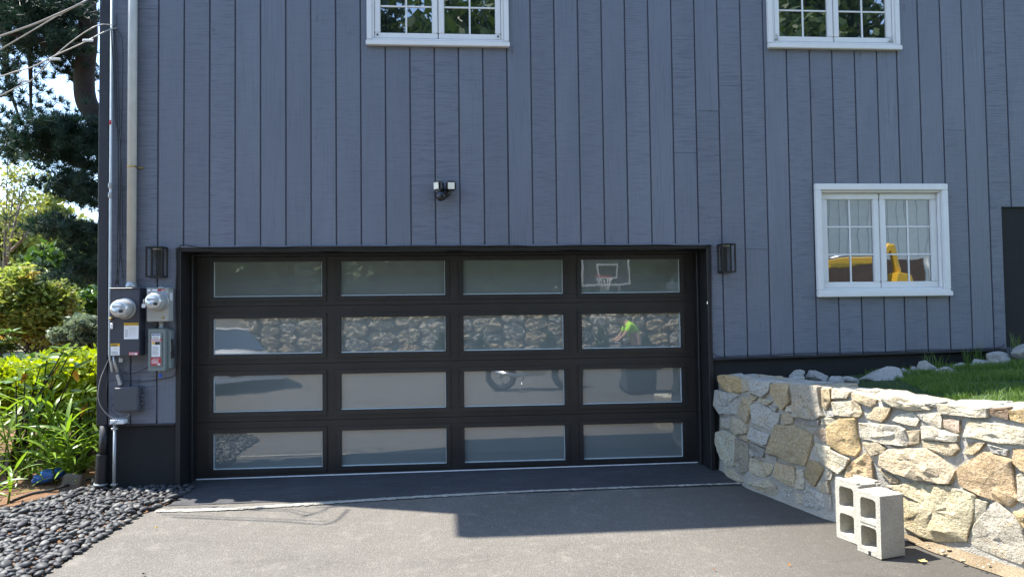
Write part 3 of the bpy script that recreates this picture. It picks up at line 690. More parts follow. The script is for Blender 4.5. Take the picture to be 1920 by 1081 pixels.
# corner drain pipe
dp = thing('drain_pipe', 'black drain pipe at the house corner standing in the pebbles', 'drain pipe', (-.455, -.03, -.05))
MB().tube([(-.452, -.020, .583), (-.456, -.022, .25)], .036, 16).build('downspout', M['black'], dp)
pr = []
for i in range(40): pr += [(i * .009, .048), (i * .009 + .0045, .052)]
MB().lathe((-.472, -.028, -.03), (.03, .01, 1), pr, 18).build('corrugated_sleeve', M['pipe'], dp)
MB().lathe((-.474, -.029, .055), (.03, .01, 1), [(0, .056), (.018, .056)], 18).build('clamp', M['galv'], dp)

# cables on the wall
GC = 'cables hanging on the corner of the house'
def wall_cable(pts, r, mat, label, nm='cable'): return tubes(nm, pts, r, mat, label, 'cable', GC)
def wp(u, v, y=-.045): return at(u, v, y)
wall_cable([wp(213, 48), wp(216, 110), wp(219, 200), wp(222, 300), wp(221, 420), wp(219, 532, -.06)], .0055, M['wire'], 'thick black cable hanging between the thin conduit and wide pipe')
wall_cable([wp(207, 22), wp(209, 70, -.06), wp(214, 140), wp(217, 225), wp(225, 262), wp(226, 370), wp(222, 534, -.06)], .0045, M['wire'], 'black cable crossing the thin conduit near the top')
wall_cable([wp(217, 55), wp(229, 75), wp(230, 150), wp(226, 300), wp(224, 430), wp(231, 520)], .0035, M['wire'], 'slim black cable looping out beside the wide pipe')
wall_cable([wp(218, 28), wp(219, 45), wp(216, 58), wp(221, 120), wp(224, 240), wp(229, 350), wp(228, 460), wp(216, 536, -.06)], .003, M['wire'], 'thin black cable with an upper kink by the pipe')
wall_cable([wp(207, 560, -.05), wp(204, 600, -.05), wp(206, 640, -.05), wp(209, 664, -.06)], .003, M['wire'], 'thin cable bulging left of the navy meter box')
wall_cable([wp(208, 664, -.06), wp(196, 690, -.05), wp(187, 715, -.05), wp(184, 745, -.05), wp(192, 766, -.05), wp(210, 782, -.06), wp(234, 782, -.06), wp(245, 774, -.05)], .0032, M['wiregrey'], 'pale cable looping left past the corner board')
wall_cable([wp(209, 668, -.06), wp(203, 700, -.05), wp(200, 740, -.05), wp(202, 775, -.05), wp(206, 790, -.07)], .0045, M['wire'], 'black cable dropping to the junction box')
wall_cable([wp(211, 676, -.06), wp(218, 690, -.05), wp(240, 700, -.04), wp(262, 696, -.04), wp(279, 686, -.06)], .0035, M['wire'], 'black cable drooping from navy box to disconnect')
wall_cable([wp(228, 712, -.04), wp(270, 714, -.03), wp(310, 709, -.03), wp(327, 703, -.03), wp(330, 690, -.03)], .0028, M['wire'], 'thin wire running level above the utility box')
wall_cable([wp(211, 757, -.05), wp(208, 768, -.06), wp(216, 776, -.08), wp(222, 780, -.11), wp(218, 790, -.115), wp(209, 794, -.11)], .003, M['wire'], 'short wire looping over the junction box')
P1 = [wp(330, 690, -.032), wp(331, 620, -.032), wp(329, 560, -.032), wp(331, 500, -.036), wp(330, 474, -.04), wp(336, 463, -.044), wp(343, 459, -.044), wp(372, 463, -.044)]
for u in range(400, 1330, 40): P1.append(at(u, 464.4 - (u - 332) * .005 + random.uniform(-1.6, .8), -.044))
P1 += [at(1330, 459, -.044), at(1333, 470, -.032), at(1334, 560, -.03), at(1335, 650, -.03), at(1338, 662, -.034), at(1350, 668, -.036)]
for u in range(1390, 1880, 45): P1.append(at(u, 668.5 - (u - 1340) * .0305 + random.uniform(-1.5, .6), -.036))
P1 += [at(1876, 651, -.036), at(1883, 644, -.036)]
tubes('trim_cable', P1, .0042, M['corner'], 'thin dark cable stapled around the garage opening and along the siding foot', 'cable', None, 5, 6)
# overhead service wires
GW = 'overhead wires at the upper left'
def wire_pt(u, v, off):
    # the wires run left from the corner in one nearly vertical plane; their shadow lies along the foot of the house
    lo, hi = -5.0, 2.0
    for _ in range(40):
        y = (lo + hi) / 2; P = at(u, v, y); X = P.x + .506 * P.z; Y = P.y - .163 * P.z
        if Y < -.852 - .231 * (X - .383) + off: lo = y
        else: hi = y
    return at(u, v, y)
def drop(px, ys, r, mat, label, off=0.0): return tubes('overhead_wire', [wire_pt(u, v, off) if (y < -.3) else at(u, v, y) for (u, v), y in zip(px, ys)], r, mat, label, 'wire', GW, 6, 6)
w1 = drop([(190, -26), (160, 2), (105, 28), (60, 47), (0, 68), (-60, 86)], [-.1, -.5, -1.0, -1.4, -1.9, -2.4], .009, M['wiregrey'], 'thickest pale overhead wire, topmost at the upper left')
drop([(160, 3), (104, 32), (60, 58), (0, 93), (-60, 125)], [-.5, -1.0, -1.4, -1.9, -2.4], .0055, M['wiregrey'], 'pale wire forking below the topmost one', .05)
drop([(213, 48), (193, 46), (172, 53), (140, 74), (104, 104), (60, 150), (36, 162), (0, 180), (-60, 210)], [-.05, -.1, -.25, -.5, -.8, -1.2, -1.4, -1.7, -2.2], .0048, M['wiregrey'], 'arching wire from the corner falling steeply to lower left', .28)
drop([(218, 53), (200, 58), (165, 76), (140, 88), (104, 104), (60, 126), (30, 134), (0, 144), (-60, 160)], [-.05, -.1, -.3, -.5, -.8, -1.2, -1.45, -1.7, -2.2], .0055, M['wiregrey'], 'wire with splice clips running left from the corner', .24)
drop([(185, 2), (178, 8), (160, 20), (168, 24), (186, 19), (192, 8), (185, -4)], [-.06] * 7, .004, M['wire'], 'coiled black wire loop at the top corner')
for (u, v, y, l_) in ((165, 76, -.31, 'nearest the house'), (103, 111, -.8, 'hanging at the crossing wires'), (44, 152, -1.33, 'farthest left')):
    c = at(u, v, y) if y > -.4 else wire_pt(u, v, .26); sp = thing('wire_clip', 'pale splice clip on the overhead wire, ' + l_, 'wire clip', tuple(c), GW)
    MB().obox(c, Vector((.03, .03, .012)), Vector((-.006, .008, 0)), Vector((0, 0, .010))).build('clip', M['lblw'], sp, .004)

# ------------------------------------------------------------------ stone retaining wall
PATH_PX = [(1350, 882), (1405, 913), (1550, 970), (1720, 1013), (1900, 1072)]
FP = [Vector((at(1352, 880).x, .01, 0))] + [gnd(u, v) for u, v in PATH_PX[1:]]
FP = [Vector((p.x, p.y, 0)) for p in FP]
dlast = (FP[-1] - FP[-2]).normalized(); FP += [FP[-1] + dlast * 1.0, FP[-1] + dlast * 2.6]
def face_hit(u, v):
    d = ray(u, v); best = None
    for i, (a, b) in enumerate(zip(FP, FP[1:])):
        e = b - a; n = Vector((e.y, -e.x, 0)); den = n.dot(d)
        if abs(den) < 1e-9: continue
        t = n.dot(a - CAM) / den; P = CAM + d * t; q = (Vector((P.x, P.y, 0)) - a).dot(e) / e.length_squared
        if -.08 <= q <= 1.0001 or (i == len(FP) - 2 and q > 1) or (i == 0 and q < 0):
            if t > 0: best = P; break
    return best
def path_n(P):
    bi = min(range(len(FP) - 1), key=lambda i: ((FP[i] + FP[i + 1]) / 2 - Vector((P.x, P.y, 0))).length)
    e = FP[bi + 1] - FP[bi]; return Vector((e.y, -e.x, 0)).normalized(), e.normalized()
wall = thing('stone_wall', 'rubble stone retaining wall with mortar joints beside the driveway', 'stone wall', tuple(FP[0]))
TOPPX = [(1352, 703), (1409, 709), (1451, 716), (1484, 720), (1540, 727), (1600, 740), (1660, 750), (1734, 757), (1800, 760), (1860, 763), (1920, 766)]
TOPP = [face_hit(u, v) for u, v in TOPPX]
TS = [0.0]
for a, b in zip(TOPP, TOPP[1:]): TS.append(TS[-1] + (Vector((b.x - a.x, b.y - a.y, 0))).length)
def arc(P):
    s = 0
    for i, (a, b) in enumerate(zip(FP, FP[1:])):
        e = b - a; q = (Vector((P.x, P.y, 0)) - a).dot(e) / e.length_squared
        if q <= 1 or i == len(FP) - 2: return s + q * e.length
        s += e.length
def arc_pt(s):
    for i, (a, b) in enumerate(zip(FP, FP[1:])):
        L_ = (b - a).length
        if s <= L_ or i == len(FP) - 2: return a + (b - a) * (s / L_)
        s -= L_
AT = [(arc(P), P.z) for P in TOPP]
def top_z(s):
    if s <= AT[0][0]: return AT[0][1]
    for (a, za), (b, zb) in zip(AT, AT[1:]):
        if a <= s <= b: return za + (zb - za) * (s - a) / max(1e-6, b - a)
    return AT[-1][1]
SMAX = sum((b - a).length for a, b in zip(FP, FP[1:]))
core = MB(); NS = 70; ring = []
for i in range(NS + 1):
    s = SMAX * i / NS; P = arc_pt(s); n, e = path_n(arc_pt(min(max(s, .01), SMAX - .01))); tz = top_z(s) - .022; b = zg(P.x, P.y) - .12
    row = []
    for k in range(9):
        z = b + (tz - b) * k / 8; jt = .010 * noise.noise((s * 7, z * 7, 1)); row.append(P + n * (.006 + jt + (.03 * (1 - k / 8) ** 4)) + Vector((0, 0, z)))
    row.append(P - n * .20 + Vector((0, 0, tz + .004))); row.append(P - n * .44 + Vector((0, 0, tz))); row.append(P - n * .46 + Vector((0, 0, b)))
    ring.append(row)
K = len(ring[0]); vs = [p for r in ring for p in r]
fs = [(i * K + k, i * K + k + 1, (i + 1) * K + k + 1, (i + 1) * K + k) for i in range(NS) for k in range(K - 1)] + [tuple(range(K))[::-1], tuple(NS * K + k for k in range(K))]
core.add(vs, fs, True); core.build('mortar', M['mortar'], wall)
PALETTE = [(.47, .41, .30, 1), (.40, .38, .33, 1), (.50, .44, .32, 1), (.44, .42, .37, 1), (.46, .37, .24, 1), (.41, .34, .23, 1), (.52, .47, .37, 1)]
ORANGE, RUST, TAN, GREY, CREAM, BROWN = (.50, .36, .18, 1), (.43, .305, .175, 1), (.42, .33, .20, 1), (.42, .41, .37, 1), (.55, .49, .36, 1), (.20, .135, .085, 1)
STONE_COL = {0: ORANGE, 2: GREY, 4: GREY, 5: TAN, 6: (.38, .345, .28, 1), 7: GREY, 16: GREY, 17: (.46, .44, .34, 1), 18: (.30, .27, .21, 1), 20: (.27, .26, .235, 1), 22: (.36, .29, .18, 1), 23: (.25, .24, .22, 1), 24: (.28, .22, .17, 1), 30: (.32, .24, .13, 1), 33: GREY, 39: ORANGE, 40: CREAM, 41: TAN, 43: CREAM, 46: CREAM, 48: CREAM, 49: BROWN, 50: ORANGE, 56: (.47, .36, .27, 1), 57: (.48, .43, .34, 1), 61: CREAM, 62: TAN, 67: (.50, .40, .27, 1), 69: (.52, .45, .29, 1), 70: RUST, 72: (.43, .39, .31, 1), 73: RUST, 75: ORANGE, 76: (.47, .33, .18, 1)}
def make_stone(poly3, nrm, depth, name='stone', parent=None, mat=None, rnd=.16, seed=0, flatness=.35, col=None):
    n = len(poly3); P = [Vector(p) for p in poly3]; c = sum(P, Vector()) / n
    out = []
    for i in range(n):                              # outline with rounded, irregular edges
        a, b = P[i], P[(i + 1) % n]; L_ = (b - a).length; k = max(2, min(5, int(L_ / .045)))
        for j in range(k):
            t = (j + .5) / k if k > 1 else .5; q = a.lerp(b, .045 + .91 * j / (k - 1 if k > 1 else 1)); out.append(c + (q - c) * 1.03)
    m_ = len(out); size = sum((p - c).length for p in out) / m_
    jit = lambda p, a: p + Vector((noise.noise(p * 19 + Vector((seed, 0, 0))), noise.noise(p * 19 + Vector((0, seed, 9))), noise.noise(p * 19 + Vector((5, 0, seed))))) * a
    vs = []; rr_ = random.Random(seed * 7.7 + 1); tu = Vector((rr_.gauss(0, 1), rr_.gauss(0, 1), rr_.gauss(0, 1))); tu = (tu - nrm * tu.dot(nrm)).normalized() * rr_.uniform(.0, .16)
    levels = [(1.02, -.03), (1.02, depth * .35), (1.0, depth * .86), (.955, depth), (.66, depth * 1.06), (.32, depth * 1.06)]
    for sc, h in levels:
        for p in out:
            q = c + (p - c) * sc; q = jit(q, size * .085 * (1 if h > 0 else .2)); bulge = (depth * .45 * noise.noise(q * 11 + Vector((seed * 3.1, 0, 0))) + depth * .35 * noise.noise(q * 27) + (q - c).dot(tu)) if h > depth * .5 else 0
            vs.append(q + nrm * (h + bulge))
    vs.append(c + nrm * depth * (1 + flatness * .5)); fs = []
    for l in range(len(levels) - 1):
        for i in range(m_): fs.append((l * m_ + i, l * m_ + (i + 1) % m_, (l + 1) * m_ + (i + 1) % m_, (l + 1) * m_ + i))
    top = (len(levels) - 1) * m_
    for i in range(m_): fs.append((top + i, top + (i + 1) % m_, len(vs) - 1))
    me = bpy.data.meshes.new(name); me.from_pydata([tuple(v - c) for v in vs], [], fs); me.polygons.foreach_set('use_smooth', [True] * len(fs))
    bm = bmesh.new(); bm.from_mesh(me); bmesh.ops.recalc_face_normals(bm, faces=bm.faces)
    for ed in bm.edges:
        if len(ed.link_faces) == 2 and ed.calc_face_angle(0) > .42: ed.smooth = False
    bm.to_mesh(me); bm.free()
    o = link(name, me, mat or M['stone'], parent, tuple(c)); o.color = col or rr_.choice(PALETTE); return o
r4 = lambda L_: [(1340 + x / 3.603, 680 + y / 3.603) for x, y in L_]
r5 = lambda L_: [(1600 + x / 4.9125, 640 + y / 4.9125) for x, y in L_]
r6 = lambda L_: [(1620 + x / 4.143, 820 + y / 4.143) for x, y in L_]
ST = [r4(s) for s in (
 [(50,85),(95,82),(185,110),(200,150),(190,200),(140,200),(80,180),(52,120)], [(198,120),(235,125),(245,185),(208,195)], [(50,187),(185,210),(190,260),(170,340),(60,340),(45,280)],
 [(205,225),(270,245),(255,330),(240,400),(178,360),(185,290)], [(255,115),(390,130),(380,190),(340,225),(255,195)], [(400,140),(510,140),(525,260),(470,315),(430,270),(392,200)],
 [(520,140),(712,165),(720,290),(745,350),(690,375),(545,360),(537,230)], [(265,290),(300,267),(455,345),(440,420),(390,455),(270,390)], [(250,207),(305,230),(280,250),(245,230)],
 [(310,235),(340,235),(335,270),(305,265)], [(347,240),(405,255),(380,280),(347,275)], [(378,282),(438,302),(433,325),(400,312)], [(500,290),(540,290),(540,330),(495,325)], [(465,340),(500,332),(545,345),(540,405),(490,415),(465,380)],
 [(50,365),(125,370),(125,440),(52,435)], [(135,370),(190,375),(235,425),(230,470),(170,485),(130,450)], [(250,430),(385,485),(380,540),(350,555),(245,505)], [(40,470),(80,455),(155,500),(150,690),(110,695),(60,610),(38,520)],
 [(165,510),(240,545),(250,640),(235,745),(195,735),(160,670)], [(195,490),(240,487),(243,530),(215,522)], [(250,535),(360,580),(350,635),(285,625),(252,580)], [(235,580),(253,577),(278,625),(260,638)],
 [(430,420),(560,420),(665,480),(670,540),(625,690),(560,680),(390,600),(400,530)], [(555,382),(720,385),(710,425),(620,418),(560,405)], [(668,470),(700,442),(760,440),(768,525),(735,525)], [(727,372),(800,370),(828,380),(790,413),(730,415)],
 [(365,612),(435,637),(420,680),(360,650)], [(265,642),(410,692),(390,750),(350,775),(270,745),(245,700)], [(430,663),(555,702),(560,835),(500,820),(425,760)], [(577,715),(618,720),(618,850),(563,845)],
 [(650,655),(720,670),(750,710),(690,830),(640,800),(622,740)], [(758,712),(808,720),(800,780),(752,788)], [(715,800),(780,792),(790,870),(730,865),(702,850)], [(650,837),(740,880),(770,1000),(622,960),(617,900)],
 [(235,812),(380,782),(430,830),(440,900),(330,865)], [(460,842),(540,852),(530,900),(480,900)], [(560,872),(608,887),(608,955),(570,950)], [(75,702),(150,722),(215,800),(180,818),(90,760)], [(757,890),(795,882),(800,1000),(780,980)],
 [(770,430),(860,372),(963,372),(973,480),(998,580),(960,625),(870,610),(780,550)], [(687,537),(770,562),(915,647),(900,700),(850,738),(760,690),(692,600)], [(727,172),(788,172),(798,250),(760,318),(732,290)],
 [(797,172),(920,192),(900,240),(803,240)], [(802,260),(980,257),(1000,320),(930,360),(820,350)], [(762,322),(808,322),(818,358),(772,363)])]
ST += [r5(s) for s in (
 [(-5,470),(220,532),(213,570),(165,598),(0,530)], [(242,502),(380,485),(718,592),(718,630),(540,635),(370,590)], [(665,562),(855,552),(800,598),(742,595)], [(807,572),(1248,602),(1248,690),(1180,698),(812,660)],
 [(1282,612),(1445,600),(1450,640),(1448,718),(1282,670)], [(1457,632),(1600,622),(1600,750),(1458,715)], [(192,602),(368,602),(328,690),(270,733),(112,700)], [(0,533),(73,582),(98,650),(70,690),(0,690)],
 [(372,720),(430,662),(560,652),(618,720),(598,768),(500,760)], [(595,662),(690,662),(680,708),(642,713)], [(702,662),(790,652),(833,690),(833,798),(740,768),(662,720)], [(847,702),(998,722),(1008,830),(960,838),(852,790)],
 [(47,742),(440,772),(488,800),(518,900),(508,958),(400,948),(62,890)], [(495,822),(628,812),(623,928),(545,943),(515,880)], [(642,782),(740,773),(988,860),(978,918),(780,908),(652,898)], [(652,915),(968,932),(998,990),(930,1048),(840,1038),(662,980)],
 [(1047,800),(1080,722),(1400,762),(1600,802),(1600,948),(1450,928),(1350,918),(1052,870)], [(1062,932),(1233,932),(1190,998),(1120,1038),(1042,1028)], [(1262,942),(1438,992),(1428,1048),(1312,1020)],
 [(92,922),(230,917),(308,980),(298,1010),(180,1048),(102,960)], [(302,932),(428,982),(443,1048),(390,1030)], [(247,1022),(328,1002),(358,1040),(340,1078),(252,1073)])]
ST += [r6(s) for s in (
 [(220,92),(330,77),(400,92),(490,82),(600,142),(713,240),(708,290),(680,348),(600,348),(440,318),(250,278),(142,210),(152,122)], [(127,242),(230,292),(288,330),(270,348),(217,343)],
 [(205,372),(420,352),(640,372),(878,442),(848,640),(800,788),(700,798),(560,778),(332,700),(322,420)], [(747,232),(850,172),(950,112),(1158,172),(1163,290),(1198,480),(1140,528),(900,428),(772,370)],
 [(872,462),(978,492),(968,560),(852,688),(847,600)], [(987,542),(1050,497),(1180,622),(1243,722),(1298,900),(1243,978),(1080,928),(900,858),(812,780),(882,672)], [(1167,82),(1300,92),(1300,278),(1240,250),(1172,190)],
 [(1202,292),(1300,252),(1300,518),(1222,480)], [(1172,572),(1300,562),(1300,738),(1232,670)])]
ST += [[(1588, 893), (1592, 873), (1604, 863), (1625, 849), (1636, 863), (1642, 899), (1602, 902)]]
# the wall goes on beyond the right edge of the photo with more stones
for i, poly in enumerate(ST):
    P3 = [face_hit(u, v) for u, v in poly]
    if any(p is None for p in P3): continue
    c = sum(P3, Vector()) / len(P3); n, e = path_n(c)
    sz_ = max((p - c).length for p in P3)
    make_stone(P3, n, .016 + .018 * min(1, sz_ / .25) + random.uniform(0, .010), parent=wall, seed=i * 1.7, col=STONE_COL.get(i))
sA = arc(face_hit(1925, 900)) + .05; s = sA
while s < SMAX - .1:
    z = zg(*arc_pt(s)[:2]) - .02; wd = random.uniform(.22, .36)
    while z < top_z(s) - .06:
        h = min(random.uniform(.14, .28), top_z(s) - z); a0 = s + .015; a1 = s + wd - .015; P3 = []
        for (q, zz) in ((a0, z + .01), (a1, z + .02), (a1 + .01, z + h * .5), (a1 - .01, z + h - .02), (a0 + .01, z + h - .015), (a0 - .01, z + h * .5)): P3.append(arc_pt(q) + Vector((0, 0, zz)))
        n, e = path_n(P3[0]); make_stone(P3, n, .04, parent=wall, seed=s * 9 + z); z += h
    s += wd
# cap slabs on top of the wall
s = .02; k_ = 0
while s < SMAX - .3:
    wd = random.uniform(.20, .42); splits = [0, random.uniform(.15, .28), .44]
    for a, b in zip(splits, splits[1:]):
        P3 = []
        for (q, w_) in ((s + .01, a + .012), (s + wd * .5, a + .004), (s + wd - .01, a + .014), (s + wd - .004, (a + b) / 2), (s + wd - .014, b - .012), (s + wd * .5, b - .004), (s + .012, b - .01), (s + .004, (a + b) / 2)):
            n, e = path_n(arc_pt(q)); P3.append(arc_pt(q) - n * w_ + Vector((0, 0, top_z(q) - .026)))
        make_stone(P3, Vector((0, 0, 1)), .020 if s < 1.25 else .026, 'cap_stone', wall, seed=k_ * 3.3, flatness=.12, mat=M['mortar'] if (s < 1.2 and k_ % 3) else M['stone']); k_ += 1
    s += wd
# sandy strip at the foot of the sunny part
V = []; Fc = []
N = 60
for i in range(N + 1):
    s = 1.75 + (SMAX - 1.8) * i / N; P = arc_pt(s); n, e = path_n(P); wd = (.03 + .10 * min(1, (s - 1.75) / .8)) * (1 + .3 * noise.noise((s * 5, 0, 0)))
    for t in range(5):
        q = P + n * (wd * t / 4 + .0); V.append((q.x, q.y, zg(q.x, q.y) + .05 * (1 - t / 4) ** 1.5 + .004 + .006 * noise.noise((q.x * 20, q.y * 20, 0)) * (1 - t / 4)))
for i in range(N):
    for t in range(4): Fc.append((i * 5 + t, i * 5 + t + 1, (i + 1) * 5 + t + 1, (i + 1) * 5 + t))
tag(link('dirt_strip', np_mesh('dirt_strip', V, Fc, True), M['dirt']), kind='structure')
for i in range(26):
    s = random.uniform(2.1, 3.2); P = arc_pt(s); n, e = path_n(P); q = P + n * random.uniform(.03, .17); r = random.uniform(.006, .018)
    me = bpy.data.meshes.new('dirt_pebble'); bm = bmesh.new(); bmesh.ops.create_icosphere(bm, subdivisions=1, radius=r)
    for v in bm.verts: v.co = v.co * random.uniform(.7, 1.2); v.co.z *= .6
    bm.to_mesh(me); bm.free(); o = link('stone_chip', me, M['stone']); o.location = (q.x, q.y, zg(q.x, q.y) + .03)
    o.color = random.choice(PALETTE); tag(o, 'small stone chip lying in the sandy strip below the wall', 'stone chip', 'stone chips at the wall foot')

# ------------------------------------------------------------------ lawn, rocks
def lawn_z(x, y):
    k = min(1, max(0, (x - 5.5) / 2.9)); s_ = .835 + .215 * k ** 1.25
    return s_ - .10 * min(1, max(0, (-y - .4) / 2.5)) * (1 if x > 6 else .6) + .012 * noise.noise((x * 3, y * 3, 0))
def behind_wall(x, y):
    P = Vector((x, y, 0)); n, e = path_n(P); bi = min(range(len(FP) - 1), key=lambda i: ((FP[i] + FP[i + 1]) / 2 - P).length)
    return (P - FP[bi]).dot(Vector((FP[bi + 1] - FP[bi]).yx * Vector((1, -1))).to_3d().normalized()) < -.30
heightsheet('lawn', LS(5.3, 14, 58), LS(.02, -5.5, 40), lawn_z, M['lawn'], keep=behind_wall)
GV = []; GF = []
def blade(x, y, h, lean):
    a = random.uniform(0, 6.28); wv = Vector((math.cos(a), math.sin(a), 0)) * random.uniform(.0022, .0042); l = Vector((random.gauss(0, 1), random.gauss(0, 1), 0)) * lean * h
    z = lawn_z(x, y) - .005; b = len(GV); p = Vector((x, y, z))
    GV.extend([p - wv, p + wv, p + wv * .7 + l * .4 + Vector((0, 0, h * .6)), p - wv * .7 + l * .4 + Vector((0, 0, h * .6)), p + l + Vector((0, 0, h)), p + l + Vector((0, 0, h))])
    GF.append((b, b + 1, b + 2, b + 3)); GF.append((b + 3, b + 2, b + 4, b + 5))
cnt = 0
while cnt < 42000:
    x = random.uniform(5.5, 9.6); y = random.uniform(-3.4, -.02) if random.random() < .7 else random.uniform(-1.2, -.02)
    if not behind_wall(x, y) or noise.noise((x * 2.2, y * 2.2, 5)) < -.33: continue
    if y > -.30 and random.random() < .7: continue
    if x < 6.62 - .25 * max(0, -y - .6) and random.random() < .97: continue
    blade(x, y, random.uniform(.028, .062) * (1.0 + .5 * noise.noise((x * 4, y * 4, 0))), .35); cnt += 1
me = np_mesh('grass', [tuple(v) for v in GV], GF); g_ = link('grass', me, M['grass']); tag(g_, 'green lawn grass behind the stone wall', 'grass', kind='stuff')
def rock(name, u0, u1, v0, v1, y, label, seed, mat=None, group='pale rocks along the house foot', cat='rock'):
    a = at(u0, v1, y); b = at(u1, v0, y); c = (a + b) / 2; hx = abs(b.x - a.x) / 2; hz = abs(b.z - a.z) / 2
    me = bpy.data.meshes.new(name); bm = bmesh.new(); bmesh.ops.create_icosphere(bm, subdivisions=4, radius=1)
    cuts = []
    rr = random.Random(seed)
    for _ in range(10): n = Vector((rr.gauss(0, 1), rr.gauss(0, 1), rr.gauss(0, .9))).normalized(); cuts.append((n, rr.uniform(.42, .74)))
    for vtx in bm.verts:
        p = vtx.co.copy()
        for n, d_ in cuts:
            e = p.dot(n) - d_
            if e > 0: p -= n * e * .97
        p *= 1 + .10 * noise.noise(p * 2.1 + Vector((seed, 0, 0))) + .035 * noise.noise(p * 7 + Vector((0, seed, 0)))
        vtx.co = p
    ex_ = max(abs(v_.co.x) for v_ in bm.verts); zt_ = max(v_.co.z for v_ in bm.verts); ey_ = max(abs(v_.co.y) for v_ in bm.verts)
    for v_ in bm.verts: v_.co = Vector((v_.co.x / ex_ * hx * 1.06, v_.co.y / ey_ * max(hx * .75, hz), v_.co.z / zt_ * hz * 1.5 - hz * .45))
    for f in bm.faces: f.smooth = True
    bm.to_mesh(me); bm.free(); o = link(name, me, mat or M['rock']); o.location = c; tag(o, label, cat, group); return o
for i, (u0, u1, v0, v1, y, l_) in enumerate((
 (1479, 1508, 692, 710, -.22, 'low tan rock nearest the garage, on the wall top'), (1511, 1549, 693, 713, -.24, 'rounded pale rock on the wall top beside the low tan one'),
 (1551, 1581, 704, 724, -.55, 'flat tan rock in the mortar behind the wall top'), (1581, 1617, 704, 721, -.5, 'small grey rock tucked left of the biggest boulder'),
 (1615, 1693, 686, 722, -.40, 'biggest pale pointed boulder on the lawn edge'), (1684, 1707, 689, 706, -.28, 'small pale rock touching the right of the biggest boulder'),
 (1698, 1717, 695, 714, -.36, 'small rough rock in the grass right of the biggest boulder'), (1705, 1724, 686, 698, -.22, 'little rock against the foundation behind the rough one'),
 (1721, 1757, 675, 701, -.26, 'upright angular white rock against the foundation'), (1758, 1806, 687, 702, -.42, 'long flat rock lying in the grass'),
 (1782, 1811, 679, 691, -.18, 'small flat rock behind the long flat one'), (1815, 1854, 672, 687, -.24, 'flat tan-faced rock below the window'),
 (1848, 1897, 658, 684, -.26, 'large striped pale rock near the dark panel'), (1890, 1945, 645, 672, -.24, 'grey rock at the right edge below the dark panel'))):
    rock('rock', u0, u1, v0, v1, y, l_, 11 + i * 3)
for i, (u, v) in enumerate(((1690, 712), (1760, 690), (1812, 676), (1830, 668), (1745, 690), (1905, 650))):
    p = at(u, v, -.12); t = []
    for k in range(14):
        a = random.uniform(0, 6.28); t.append((p + Vector((random.uniform(-.04, .04), random.uniform(-.03, .03), -.06)), Vector((math.cos(a), math.sin(a), 0)) * random.uniform(.02, .08), random.uniform(.10, .24)))
    mb = MB()
    for b0, l, h in t: mb.add([b0 + Vector((-.004, 0, 0)), b0 + Vector((.004, 0, 0)), b0 + l * .4 + Vector((.003, 0, h * .6)), b0 + l * .4 + Vector((-.003, 0, h * .6)), b0 + l + Vector((0, 0, h))], [(0, 1, 2, 3), (3, 2, 4)])
    o = mb.build('weed_tuft', M['grass'], None, loc=tuple(p)); tag(o, 'thin green weed tuft against the foundation, ' + ('beside the biggest boulder', 'behind the long flat rock', 'beside the small flat rock', 'left of the striped rock', 'right of the upright rock', 'under the dark panel')[i], 'weed', 'weeds along the foundation')

# ------------------------------------------------------------------ concrete blocks
def block(c0, c1, label, seed, tilt=0.0):
    # c0 -> c1: bottom edge of the holed face (far to near); the block stands on its end
    a = Vector((c0.x, c0.y, 0)); b = Vector((c1.x, c1.y, 0)); e = (b - a).normalized(); n = Vector((-e.y, e.x, 0))
    if n.x < 0: n = -n
    H, W_, D_ = .395, .192, .192; z0 = zg(b.x, b.y) + .002; o0 = b - e * W_
    t = thing('concrete_block', label, 'concrete block', (o0.x, o0.y, z0), 'concrete blocks by the stone wall')
    bm = bmesh.new()
    def rr(x0, x1, y0, y1, r, k=4):
        out = []
        for cx, cy, a0 in ((x1 - r, y1 - r, 0), (x0 + r, y1 - r, 90), (x0 + r, y0 + r, 180), (x1 - r, y0 + r, 270)):
            for i in range(k + 1): q = R(a0 + 90 * i / k); out.append((cx + r * math.cos(q), cy + r * math.sin(q)))
        return out
    holes = [rr(.034, W_ - .034, .036, H / 2 - .020, .022), rr(.034, W_ - .034, H / 2 + .020, H - .036, .022)]
    outer = rr(0, W_, 0, H, .006, 2)
    rings = []
    for dep, ins in ((0, 0), (D_, .004)):
        loops = []
        for pi, lp in enumerate([outer] + holes):
            cx = sum(p[0] for p in lp) / len(lp); cy = sum(p[1] for p in lp) / len(lp); sc = 1 if pi == 0 else (1 - ins * 18)
            loops.append([bm.verts.new(o0 + e * (cx + (p[0] - cx) * sc) + n * dep + Vector((0, 0, z0 + cy + (p[1] - cy) * sc))) for p in lp])
        es = []
        for lp in loops: es += [bm.edges.new((lp[i], lp[(i + 1) % len(lp)])) for i in range(len(lp))]
        bmesh.ops.triangle_fill(bm, use_beauty=True, use_dissolve=False, edges=es); rings.append(loops)
    for la, lb_ in zip(rings[0], rings[1]):
        for i in range(len(la)): bm.faces.new((la[i], la[(i + 1) % len(la)], lb_[(i + 1) % len(la)], lb_[i]))
    bmesh.ops.recalc_face_normals(bm, faces=bm.faces)
    bmesh.ops.subdivide_edges(bm, edges=[ed for ed in bm.edges if ed.calc_length() > .05], cuts=2, use_grid_fill=True)
    for v in bm.verts: v.co += Vector((noise.noise(v.co * 40), noise.noise(v.co * 40 + Vector((9, 0, 0))), noise.noise(v.co * 40 + Vector((0, 9, 0))))) * .0011; v.co -= Vector((o0.x, o0.y, z0))
    me = bpy.data.meshes.new('body'); bm.to_mesh(me); bm.free(); link('body', me, M['block'], t)
    return t, o0, e, n, z0, W_, D_, H
